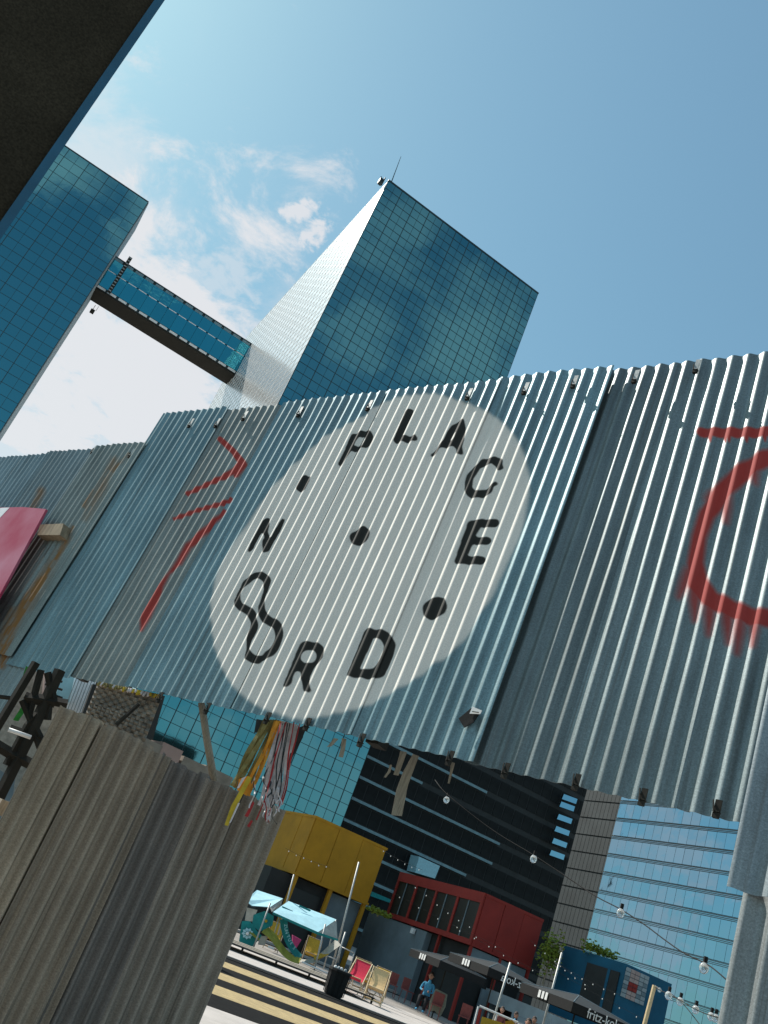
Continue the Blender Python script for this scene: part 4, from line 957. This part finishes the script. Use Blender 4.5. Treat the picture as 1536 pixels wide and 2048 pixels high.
# raised deck with short legs, swing frame and awnings
dk0 = atz(468, 1888, .2); dk1 = atz(652, 1946, .2); DKO = Vector((dk0.x, dk0.y, 0)) - D1 * 2
dl = (Vector((dk1.x, dk1.y, 0)) - DKO).dot(D1)
deck = empty('swing_deck', DKO + D1 * dl / 2, 'low dark wooden deck on short legs carrying the awning frame', 'deck')
for k in range(6): b = MB(); b.slab(DKO + D2 * k * .34 + ZV * .17, D1 * dl, D2 * .32, ZV * .04); b.build('deck_board', M['greywood' if k % 2 else 'charcoal'], deck)
for k in range(7): b = MB(); b.slab(DKO + D1 * (dl - .05) * k / 6.0 + D2 * .06, D1 * .05, D2 * .05, ZV * .17); b.build('leg', M['dark'], deck)
DD = math.hypot(dk1.x, dk1.y)
fr_ = empty('awning_frame', at(600, 1900, DD + 1) * 1, 'scaffold pole frame with two light blue awnings and cloth swings', 'awning')
def pl(p, q, r, name='pole', mt='steel', par=None, d0=None, d1=None):
    b = MB(); b.tube([at(*p, d0 or DD), at(*q, d1 or d0 or DD)], r, 7); return b.build(name, M[mt], par or fr_, smooth=True)
pl((718, 1724), (661, 1947), .035, d0=DD + 1.6); pl((588, 1749), (556, 1870), .03, d0=DD + 1.8); pl((651, 1848), (625, 1955), .03, d0=DD + .1)
pl((691, 1864), (664, 1950), .03, d0=DD + .3); pl((541, 1806), (503, 1905), .03, d0=DD + .2); pl((672, 1840), (647, 1938), .025, d0=DD + 1.4); pl((558, 1835), (545, 1880), .02, d0=DD + 1.2)
pl((655, 1912), (672, 1919), .02, d0=DD); pl((683, 1894), (709, 1906), .018, d0=DD + .5); pl((709, 1906), (698, 1940), .018, d0=DD + .5); pl((683, 1894), (676, 1925), .018, d0=DD + .5)
pl((604, 1924), (662, 1950), .03, 'rail', 'whitepaint', d0=DD); pl((536, 1893), (548, 1898), .03, 'rail', 'whitepaint', d0=DD)
def cloth(pts, dists, mt, name, th=.02, par=None):
    b = MB(); P = [at(x, y, d) for (x, y), d in zip(pts, dists)]; b.prism(P, Vector((0, 0, -th))); return b.build(name, M[mt], par or fr_)
cloth([(577, 1802), (673, 1839), (636, 1864), (546, 1824)], [DD + 1.6, DD + 1.6, DD + .1, DD + .1], 'bluecloth', 'awning')
cloth([(514, 1780), (566, 1797), (542, 1814), (504, 1811), (490, 1800)], [DD + 1.8, DD + 1.8, DD + .4, DD + .3, DD + .3], 'bluecloth', 'awning')
cloth([(673, 1839), (675, 1878), (636, 1864)], [DD + 1.5, DD + .9, DD + .12], 'sandgrey', 'awning_gable')
cloth([(566, 1797), (562, 1812), (544, 1823), (540, 1814)], [DD + 1.7, DD + 1.5, DD + .2, DD + .3], 'sandgrey', 'awning_gable')
cloth([(565, 1812), (586, 1822), (584, 1824), (563, 1815)], [DD + .8] * 4, 'teal', 'awning_print'); cloth([(600, 1810), (622, 1820), (620, 1822), (598, 1812)], [DD + 1.1] * 4, 'teal', 'awning_print')
cloth([(546, 1824), (636, 1864), (676, 1878), (676, 1881), (635, 1868), (545, 1827)], [DD + .05] * 6, 'teal', 'valance')
def swag(pts, w, dist, mt, name='cloth_swing'):
    b = MB(); P = sm_open(pts); L = []; R = []
    for i, (x, y) in enumerate(P):
        a = P[min(i + 1, len(P) - 1)]; c = P[max(i - 1, 0)]; dx, dy = a[0] - c[0], a[1] - c[1]; l = math.hypot(dx, dy); t = i / (len(P) - 1)
        ww = w[0] * (1 - t) + w[1] * t; L.append(at(x - dy / l * ww / 2, y + dx / l * ww / 2, dist)); R.append(at(x + dy / l * ww / 2, y - dx / l * ww / 2, dist + .35))
    k = Vector((0, .01, -.01))
    for i in range(len(P) - 1): b.hexa([L[i], R[i], R[i] + k, L[i] + k, L[i + 1], R[i + 1], R[i + 1] + k, L[i + 1] + k])
    return b.build(name, M[mt], fr_)
def sm_open(pts, n=5):
    P = [pts[0]] + list(pts) + [pts[-1]]; r = []
    for i in range(1, len(P) - 2):
        for k in range(n):
            t = k / n; r.append(tuple(.5 * (2 * P[i][j] + (-P[i - 1][j] + P[i + 1][j]) * t + (2 * P[i - 1][j] - 5 * P[i][j] + 4 * P[i + 1][j] - P[i + 2][j]) * t * t + (-P[i - 1][j] + 3 * P[i][j] - 3 * P[i + 1][j] + P[i + 2][j]) * t ** 3) for j in (0, 1)))
    r.append(tuple(pts[-1])); return r
swag([(528, 1858), (545, 1872), (562, 1896), (580, 1914), (600, 1922)], (16, 12), DD + .3, 'lime')
swag([(600, 1921), (625, 1922), (645, 1910), (662, 1896), (677, 1884)], (5, 16), DD + .35, 'sandgrey')
swag([(628, 1916), (645, 1910), (655, 1904)], (8, 10), DD + .33, 'goldcloth', 'cloth_patch')
ts = swag([(567, 1838), (570, 1860), (577, 1882), (589, 1902), (600, 1914)], (15, 12), DD + .6, 'teal')
swag([(503, 1860), (510, 1868), (520, 1877)], (12, 8), DD + .3, 'lime')
for q, mt in ((((505, 1830), (530, 1822), (548, 1832), (545, 1850), (520, 1862), (505, 1850)), 'teal'), (((484, 1842), (500, 1842), (514, 1862), (525, 1872), (505, 1892), (478, 1884)), 'teal'),
              (((494, 1815), (515, 1820), (506, 1842), (490, 1840)), 'sandgrey'), (((520, 1872), (535, 1872), (530, 1890), (516, 1888)), 'sandgrey')):
    cloth(list(q), [DD + .45] * len(q), mt, 'printed_cloth')
b = MB()
for k in range(9):
    a = k * .7; b.prism([at(495 + 9 * math.cos(a), 1867 + 9 * math.sin(a), DD + .38), at(495 + 12 * math.cos(a + .35), 1867 + 12 * math.sin(a + .35), DD + .38), at(495 + 9 * math.cos(a + .7), 1867 + 9 * math.sin(a + .7), DD + .38), at(495 + 3 * math.cos(a + .35), 1867 + 3 * math.sin(a + .35), DD + .36)], Vector((0, .01, 0)))
b.build('flower_print', M['bluecloth'], fr_)
b = MB(); c = at(495, 1867, DD + .34); b.ball(c, .06, 8, 4); b.build('flower_heart', M['whitepaint'], fr_)
b = MB(); c = at(532, 1842, DD + .4); b.ball(c, .055, 8, 4); b.build('flower_heart', M['goldcloth'], fr_)

def text(s, name, loc, xdir, ydir_, size, mt, par=None, ext=.004, mirror=False):
    cu = bpy.data.curves.new(name, 'FONT'); cu.body = s; cu.size = size; cu.extrude = ext; cu.align_x = 'CENTER'; cu.align_y = 'CENTER'
    tmp = bpy.data.objects.new(name, cu); col.objects.link(tmp); dg = bpy.context.evaluated_depsgraph_get(); me = bpy.data.meshes.new_from_object(tmp.evaluated_get(dg))
    bpy.data.objects.remove(tmp); me.materials.clear(); me.materials.append(M[mt])
    x = Vector(xdir).normalized(); y = Vector(ydir_).normalized(); z = x.cross(y)
    if mirror: x = -x
    mt_ = Matrix(((x.x, y.x, z.x), (x.y, y.y, z.y), (x.z, y.z, z.z)))
    me.transform(mt_.to_4x4()); o = bpy.data.objects.new(name, me); col.objects.link(o)
    if par: o.parent = par; o.location = Vector(loc) - wloc(par)
    else: o.location = loc
    return o
letters = 'ZUNTUES'
Pth = sm_open([(571, 1850), (573, 1864), (580, 1882), (590, 1899)], 8)
for i, ch in enumerate(letters):
    k = int((i + .5) / len(letters) * (len(Pth) - 1)); p = at(Pth[k][0], Pth[k][1], DD + .5); q = at(Pth[k + 1][0], Pth[k + 1][1], DD + .5)
    dv_ = (q - p).normalized(); text(ch, 'letter', p - Vector((0, .03, 0)), dv_, dv_.cross(Vector((0, 1, 0))) , .15, 'bluecloth', fr_)
b = MB(); P = [at(x, y, DD + 2.2) for x, y in ((585, 1870), (603, 1880), (593, 1896), (585, 1890))]; b.prism(P, Vector((0, .3, 0))); tag(b.build('pink_cushion', M['pink']), 'pink cushion behind the teal lettered cloth swing', 'cushion')

# litter bin
bn = atz(664, 1992, 0); BNP = Vector((bn.x, bn.y, 0)); bind = math.hypot(bn.x, bn.y)
bin_ = empty('litter_bin', BNP, 'black ribbed litter bin standing at the end of the deck', 'bin')
b = MB(); b.tube([BNP, BNP + ZV * .06, BNP + ZV * .62], [.24, .26, .31], 14); b.build('bin_body', M['black'], bin_, smooth=False)
b = MB(); b.tube([BNP + ZV * .62, BNP + ZV * .68], [.34, .33], 14); b.build('rim', M['black'], bin_)
for k in range(10): b = MB(); a = k * .628; p = BNP + Vector((math.cos(a) * .29, math.sin(a) * .29, .05)); b.slab(p, Vector((.02, 0, 0)), Vector((0, .02, 0)), Vector((math.cos(a) * .03, math.sin(a) * .03, .55))); b.build('rib', M['black'], bin_)
for k in range(5): b = MB(); b.ball(BNP + Vector((random.uniform(-.2, .2), random.uniform(-.2, .2), .70)), .05, 6, 4); b.build('litter', M['whitepaint' if k % 2 else 'greylight'], bin_)

# deck chairs
def deckchair(px, py, dist, yaw, clothm, wood, label, s=1.0, group='deck chairs on the square'):
    base = at(px, py, dist); base = Vector((base.x, base.y, 0)) if dist < 30 else Vector((base.x, base.y, .03))
    X = ydir(yaw + 90); Y = ydir(yaw); root = empty('deck_chair', base, label, 'deck chair', group)
    def P(a, b_, c): return base + (X * a + Y * b_ + ZV * c) * s
    for sx in (-.29, .29):
        b = MB(); b.tube([P(sx, .42, 0), P(sx, -.46, .98)], .017 * s, 5); b.build('back_rail', M[wood], root)
        b = MB(); b.tube([P(sx * .86, -.52, 0), P(sx * .86, .46, .46)], .017 * s, 5); b.build('seat_rail', M[wood], root)
        b = MB(); b.tube([P(sx * 1.1, -.30, .78), P(sx * 1.1, -.55, .12)], .013 * s, 5); b.build('prop', M[wood], root)
    for q in (((-.31, -.45, .96), (.31, -.45, .96)), ((-.27, .45, .45), (.27, .45, .45)), ((-.3, .34, .09), (.3, .34, .09)), ((-.3, -.5, .08), (.3, -.5, .08))):
        b = MB(); b.tube([P(*q[0]), P(*q[1])], .016 * s, 5); b.build('crossbar', M[wood], root)
    b = MB(); n = 12; prof = []
    for i in range(n + 1):
        t = i / n; y = -.45 + .9 * t; z = .96 + (.45 - .96) * t - .30 * math.sin(math.pi * t) ** 1.0; prof.append((y, z))
    for i in range(n):
        (y0, z0), (y1, z1) = prof[i], prof[i + 1]
        b.hexa([P(-.25, y0, z0), P(.25, y0, z0), P(.25, y0, z0 - .012), P(-.25, y0, z0 - .012), P(-.25, y1, z1), P(.25, y1, z1), P(.25, y1, z1 - .012), P(-.25, y1, z1 - .012)])
    b.build('canvas', M[clothm], root)
    return root, P
CDD = math.hypot(*atz(742, 2008, 0).xy)
deckchair(742, 2008, CDD, 190, 'sandcloth', 'palewood', 'sand coloured deck chair in front, nearest the pavement edge')
deckchair(702, 1985, math.hypot(*atz(702, 1985, 0).xy), 200, 'redcloth', 'palewood', 'red deck chair beside the black litter bin')
r1, _ = deckchair(722, 1955, 36, 175, 'goldcloth', 'wood', 'golden deck chair behind the red one')
deckchair(752, 1955, 35, 215, 'goldcloth', 'wood', 'golden deck chair seen sideways behind the sand coloured one')
deckchair(623, 1905, DD + 4, 180, 'goldcloth', 'wood', 'golden deck chair under the awning frame')
deckchair(551, 1868, DD + 4, 180, 'goldcloth', 'wood', 'orange yellow deck chair behind the left awning')

# ================================================================== people
def person(base, yaw, pose, top, label, s=1.0, legs='shirt_dark', hold=None):
    X = ydir(yaw + 90); Y = ydir(yaw)
    root = empty('person', base, label, 'person', None)
    sit = pose == 'sit'; hz = .46 if sit else .92
    J = {'pel': (0, 0, hz), 'waist': (0, .0, hz + .16), 'chest': (0, .02 if not sit else .03, hz + .36), 'neck': (0, .03, hz + .54), 'head0': (0, .05, hz + .62)}
    E_ = [('pel', 'waist'), ('waist', 'chest'), ('chest', 'neck'), ('neck', 'head0')]
    rr = {'pel': .14, 'waist': .125, 'chest': .15, 'neck': .055, 'head0': .055}
    for sd, t in ((-1, 'l'), (1, 'r')):
        J['sh' + t] = (sd * .18, .01, hz + .48); rr['sh' + t] = .062
        if sit: J['el' + t] = (sd * .24, .12, hz + .24); J['wr' + t] = (sd * .14, .34, hz + .22); J['ha' + t] = (sd * .10, .42, hz + .23)
        elif hold and sd == 1: J['el' + t] = (sd * .24, .14, hz + .26); J['wr' + t] = (sd * .16, .32, hz + .42); J['ha' + t] = (sd * .14, .38, hz + .48)
        else: J['el' + t] = (sd * .23, -.01, hz + .22); J['wr' + t] = (sd * .24, .08, hz - .02); J['ha' + t] = (sd * .24, .10, hz - .11)
        rr['el' + t] = .042; rr['wr' + t] = .028; rr['ha' + t] = .032
        J['hip' + t] = (sd * .09, 0.01, hz - .04); rr['hip' + t] = .09
        if sit: J['kn' + t] = (sd * .12, .42, hz + .02); J['an' + t] = (sd * .12, .44, .08); J['to' + t] = (sd * .13, .60, .04)
        else: J['kn' + t] = (sd * .10, .03, .48); J['an' + t] = (sd * .10, -.02, .08); J['to' + t] = (sd * .12, .14, .035)
        rr['kn' + t] = .062; rr['an' + t] = .04; rr['to' + t] = .035
        E_ += [('chest', 'sh' + t), ('sh' + t, 'el' + t), ('el' + t, 'wr' + t), ('wr' + t, 'ha' + t), ('pel', 'hip' + t), ('hip' + t, 'kn' + t), ('kn' + t, 'an' + t), ('an' + t, 'to' + t)]
    ks = list(J); me = bpy.data.meshes.new('body')
    V = [(X * J[k][0] + Y * J[k][1] + ZV * J[k][2]) * s for k in ks]
    me.from_pydata([tuple(v) for v in V], [(ks.index(a), ks.index(b)) for a, b in E_], [])
    o = bpy.data.objects.new('body', me); col.objects.link(o); o.parent = root; o.modifiers.new('skin', 'SKIN')
    for i, k in enumerate(ks): me.skin_vertices[0].data[i].radius = (rr[k] * s, rr[k] * s * .9); me.skin_vertices[0].data[i].use_root = (k == 'pel')
    ss = o.modifiers.new('sub', 'SUBSURF'); ss.levels = 1; ss.render_levels = 1
    me.materials.append(M[top])
    def bp_(a, b_, c): return base + (X * a + Y * b_ + ZV * c) * s
    hc = bp_(0, .06, hz + .74)
    b = MB(); b.ball(hc, .105 * s, 10, 8, (.85, .95, 1.15)); b.ball(hc + Y * .105 * s - ZV * .01, .018 * s, 5, 4); b.ball(hc - X * .09 * s, .022 * s, 5, 4); b.ball(hc + X * .09 * s, .022 * s, 5, 4)
    for sd in (-1, 1): b.ball(bp_(J['hal'][0] if sd < 0 else J['har'][0], J['hal'][1] if sd < 0 else J['har'][1], J['hal'][2] if sd < 0 else J['har'][2]), .04 * s, 6, 5)
    hd_ = b.build('head_and_hands', M['skin'], root, smooth=True)
    b = MB(); b.ball(hc - Y * .02 * s + ZV * .03 * s, .112 * s, 10, 6, (.9, .98, 1.05)); b.build('hair', M['hair'], hd_, smooth=True)
    b = MB()
    for t in 'lr':
        b.tube([bp_(*J['hip' + t]), bp_(*J['kn' + t]), bp_(*J['an' + t])], [.105 * s, .075 * s, .055 * s], 8); 
    b.tube([bp_(0, 0, hz - .06), bp_(0, 0, hz + .08)], [.155 * s, .15 * s], 10)
    b.build('trousers', M[legs], root, smooth=True)
    return root
def stool(base, mt, label, yaw, back=True):
    X = ydir(yaw + 90); Y = ydir(yaw); r = empty('cafe_chair', base, label, 'chair', 'cafe chairs on the terrace')
    b = MB(); b.slab(base + ZV * .43 - X * .2 - Y * .2, X * .4, Y * .4, ZV * .03); b.build('seat', M[mt], r)
    for a in (-.18, .18):
        for c in (-.18, .18): b = MB(); b.tube([base + X * a + Y * c, base + X * a * .9 + Y * c * .9 + ZV * .43], .012, 5); b.build('leg', M[mt], r)
    b = MB(); b.slab(base + ZV * .46 - X * .2 - Y * .2, X * .4, -Y * .03, ZV * .42); b.build('backrest', M[mt], r)
    return r
pz = at(838, 2035, 39.5); PB = Vector((pz.x, pz.y, .03))
stool(PB, 'shirt_red', 'dark red cafe chair under the person in the light blue shirt', 200)
person(PB, 200, 'sit', 'shirt_blue', 'seated person in a light blue shirt seen from behind on the terrace', 1.08)
pz = at(866, 2035, 38.5); CB = Vector((pz.x, pz.y, .03)); ch2 = stool(CB, 'shirt_red', 'cafe chair with a grey green jacket hung over its back', 195)
jk = MB(); X = ydir(285); Y = ydir(195)
jk.prism([CB - X * .26 + Y * -.27 + ZV * .92, CB + X * .22 + Y * -.27 + ZV * .96, CB + X * .30 + Y * -.27 + ZV * .55, CB + X * .24 + Y * -.27 + ZV * .12, CB + X * .02 + Y * -.27 + ZV * .24, CB - X * .24 + Y * -.27 + ZV * .08, CB - X * .32 + Y * -.27 + ZV * .5], -Y * .06)
o = jk.build('jacket', M['jacket']); bevel(o, .02, 2); tag(o, 'grey green jacket draped over the back of a cafe chair', 'jacket')
for (px, py, dd, yw, lab) in ((775, 2000, 41, 180, 'dark red cafe chair beside the slate panel, left one'), (806, 2012, 41, 150, 'dark red cafe chair beside the slate panel, right one'), (925, 2045, 38, 200, 'cafe chair in the shade under the parasols')):
    q = at(px, py, dd); stool(Vector((q.x, q.y, .03)), 'shirt_red', lab, yw)
pp = [(1006, 2075, 33, 190, 'shirt_red', 'person in a red top holding up a hand behind the yellow barrier'), (1034, 2085, 32.5, 160, 'shirt_blue', 'person with raised arm beside the white rail'), (1056, 2100, 32, 200, 'shirt_red', 'person in red standing at the lower frame edge, left of the fair haired one'), (1068, 2100, 33, 180, 'shirt_dark', 'person in dark clothes at the lower frame edge near the parasol post')]
for k, (px, py, dd, yw, mt, lab) in enumerate(pp):
    hd = at((1004, 1031, 1057, 1068)[k], (2022, 2030, 2046, 2040)[k], dd); person(Vector((hd.x, hd.y, 0)), yw, 'stand' if hd.z > 1.2 else 'sit', mt, lab, max(.75, min(1.05, hd.z / (1.66 if hd.z > 1.2 else 1.2))), hold=True)

# yellow barrier with white rail at the bottom edge
bd = 31; r0 = at(959, 2012, bd); yb = empty('yellow_barrier', Vector((r0.x, r0.y, 0)), 'yellow banner barrier with white top rail and red post at the lower edge', 'barrier')
for p, q, r, nm, mt in (((959, 2012), (1036, 2045), .03, 'rail', 'whitepaint'), ((957, 2013), (946, 2056), .03, 'post', 'whitepaint'), ((961, 2018), (953, 2056), .05, 'post', 'redbox'), ((994, 2028), (986, 2060), .03, 'post', 'whitepaint'), ((978, 2026), (972, 2056), .02, 'post', 'greybox')):
    b = MB(); b.tube([at(*p, bd), at(*q, bd)], r, 7); b.build(nm, M[mt], yb)
cloth([(964, 2033), (1000, 2044), (1030, 2056), (1020, 2090), (956, 2070)], [bd - .1] * 5, 'goldcloth', 'banner', .03, yb)
cloth([(1011, 2042), (1024, 2040), (1036, 2052), (1010, 2062)], [bd - .15] * 4, 'yellowbox', 'folded_banner', .05, yb)

# slender posts
def post(p, q, dist, r, lab, mt='steel', name='flag_pole'):
    b = MB(); top = at(*p, dist); bot = at(*q, dist); d = (bot - top); t_ = (0 - top.z) / d.z if d.z else 1; foot = top + d * t_
    b.tube([top, foot], r, 8); return tag(b.build(name, M[mt], smooth=True), lab, 'pole', 'slender poles on the square')
post((1021, 1925), (988, 2036), 31.5, .035, 'slender grey pole rising from the yellow barrier')
post((1124, 1905), (1088, 2042), 33, .035, 'slender grey pole left of the blue container')
lp = at(1309, 1971, 24); bt = at(1289, 2048, 24); lmp = empty('lamp_post', Vector((lp.x, lp.y, 0)), 'pale wooden lamp post with a small arm and bulb in front of the blue container', 'lamp post')
d_ = bt - lp; b = MB(); b.tube([lp, lp + d_ * (-lp.z / d_.z)], .05, 8); b.build('pole', M['palewood'], lmp); b = MB(); b.tube([lp, at(1318, 1977, 24)], .015, 5); b.build('arm', M['steel'], lmp)
b = MB(); b.ball(at(1319, 1980, 24), .05, 8, 6); b.build('bulb', M['bulb'], lmp)

# parasols with brand valances
def parasol(px, py, dist, w, lab, txt, mirror, txt_px=None):
    c = at(px, py, dist); base = Vector((c.x, c.y, 0))
    r = empty('parasol', base + D2 * (w / 2), lab, 'parasol', 'black parasols on the terrace')
    base = base + D2 * (w / 2); z = c.z + .13
    b = MB(); hw = w / 2; cs = [base + D1 * a * hw + D2 * b_ * hw + ZV * z for a, b_ in ((-1, -1), (1, -1), (1, 1), (-1, 1))]; ap = base + ZV * (z + .26)
    for i in range(4): b.face(cs[i], cs[(i + 1) % 4], ap)
    o = b.build('canopy', M['charcoal'], r); s_ = o.modifiers.new('thick', 'SOLIDIFY'); s_.thickness = .01
    for i in range(4):
        a, c2 = cs[i], cs[(i + 1) % 4]; b = MB(); n_ = ((a + c2) / 2 - base); n_.z = 0; n_.normalize(); b.slab(a - ZV * .26, c2 - a, -n_ * .01, ZV * .26); va_ = b.build('valance', M['black'], r); v0_ = va_ if i == 0 else v0_
        b = MB(); b.tube([ap, cs[i] + ZV * .01], .012, 5); b.build('rib', M['greybox'], r)
    b = MB(); b.tube([base, ap], .025, 8); b.build('pole', M['dark'], r)
    e = (cs[0] + cs[1]) / 2 - ZV * .13 - D2 * .02
    if txt: text(txt, 'valance_lettering', e, D1 if not mirror else D1, ZV, .36, 'whitepaint', v0_, mirror=mirror)
    e2 = (cs[0] + cs[3]) / 2 - ZV * .13 - D1 * .02
    for k in range(3): b = MB(); b.slab(e2 + D2 * (.3 - .16 * k) - ZV * .08, -D2 * .1, -D1 * .01, ZV * .2); b.build('logo_mark', M['whitepaint'], r)
    return r
parasol(1032, 1966, 34, 2.4, 'black parasol with white script lettering in front of the slate kiosk', 'fritz-kola', True)
parasol(1207, 2040, 30, 2.4, 'black parasol with readable white lettering at the bottom edge', 'fritz-kola', False)
parasol(925, 1947, 38, 2.2, 'black parasol at left of the lettered one, above the jacket', '', False)

# string lights
def cable(pts, dists, r, root, mt='black'):
    P = sm_open(pts, 6); n = len(P) - 1; D_ = [dists[0] + (dists[1] - dists[0]) * i / n for i in range(n + 1)]
    b = MB(); b.tube([at(x, y, d) for (x, y), d in zip(P, D_)], r, 5); b.build('cable', M[mt], root)
def lbulb(root, x, y, d, s=.035):
    c = at(x, y, d); b = MB(); b.tube([c + ZV * s * 2.2, c + ZV * s * .9], s * .45, 7); sk_ = b.build('socket', M['black'], root)
    b = MB(); b.ball(c, s, 10, 7, (1, 1, 1.15)); b.build('bulb', M['bulb'], sk_, smooth=True)
sl1 = empty('string_lights', at(1242, 1815, 8), 'long cable with clear round bulbs sagging across the blue glass block', 'string lights')
cable([(870, 1560), (898, 1592), (985, 1660), (1070, 1712), (1150, 1765), (1196, 1795), (1242, 1819), (1290, 1850), (1330, 1880), (1368, 1906), (1413, 1928), (1440, 1948), (1486, 1990)], (8.5, 5.5), .004, sl1)
for x, y, d in ((893, 1600, 8.4), (1067, 1718, 7.6), (1241, 1826, 6.9), (1408, 1936, 6.0)): lbulb(sl1, x, y, d, .028)
sl2 = empty('string_lights', at(1400, 2010, 14), 'lower string of small bulbs at the bottom right corner of the blue glass block', 'string lights')
cable([(1310, 1975), (1340, 1990), (1365, 2003), (1390, 2018), (1425, 2032), (1480, 2045)], (16, 11), .006, sl2)
cable([(1340, 1985), (1370, 2012), (1400, 2050)], (16, 13), .006, sl2)
for x, y in ((1337, 1991), (1360, 2003), (1391, 2019), (1422, 2033), (1431, 2036)): lbulb(sl2, x, y, 14.5, .05)
sl3 = empty('string_lights', at(1000, 1900, 26), 'rows of tiny bulbs strung in front of the coloured containers', 'string lights')
rows_ = [((570, 1696), (660, 1735)), ((760, 1697), (845, 1740)), ((780, 1782), (1010, 1900)), ((820, 1764), (950, 1860)), ((905, 1850), (1080, 1945)), ((1060, 1880), (1180, 1975)), ((1085, 1925), (1290, 2040)), ((1110, 1925), (1240, 1990))]
for (a, c) in rows_:
    n = 6; cable([a, ((a[0] + c[0]) / 2, (a[1] + c[1]) / 2 + 3), c], (27, 26), .003, sl3)
    for k in range(n):
        t = (k + .5) / n; cx_ = at(a[0] + (c[0] - a[0]) * t, a[1] + (c[1] - a[1]) * t + 3 * math.sin(math.pi * t) + random.uniform(1, 4), 26.5)
        b = MB(); b.ball(cx_, .013, 6, 4, (1, 1, 1.4)); b.build('bulb', M['whitepaint'], sl3)

# ================================================================== dark column, top left, very near
e0 = at(334, -6, 2.2); e1 = hitv(-4, 486, e0, 60)
cl_ = empty('dark_column', Vector((e1.x, e1.y, 0)), 'near dark column with a blue steel edge filling the upper left corner', 'column')
dv = (e1 - e0); foot = e0 + dv * ((0 - e0.z) / dv.z); topc = e0 - dv * 2.5
cf = Vector((-math.sin(rad(60)), -math.cos(rad(60)), 0)); cb = Vector((-math.cos(rad(60)), math.sin(rad(60)), 0))
b = MB(); b.hexa([foot + cf * .02, foot + cf * .9, foot + cf * .9 + cb * .3, foot + cf * .02 + cb * .3, topc + cf * .02, topc + cf * .9, topc + cf * .9 + cb * .3, topc + cf * .02 + cb * .3]); b.build('column_face', M['column'], cl_)
b = MB(); b.hexa([foot, foot + cf * .022, foot + cf * .022 + cb * .02 - cb * .03, foot - cb * .012, topc, topc + cf * .022, topc + cf * .022 - cb * .01, topc - cb * .012]); b.build('blue_edge_strip', M['bluesteel'], cl_)
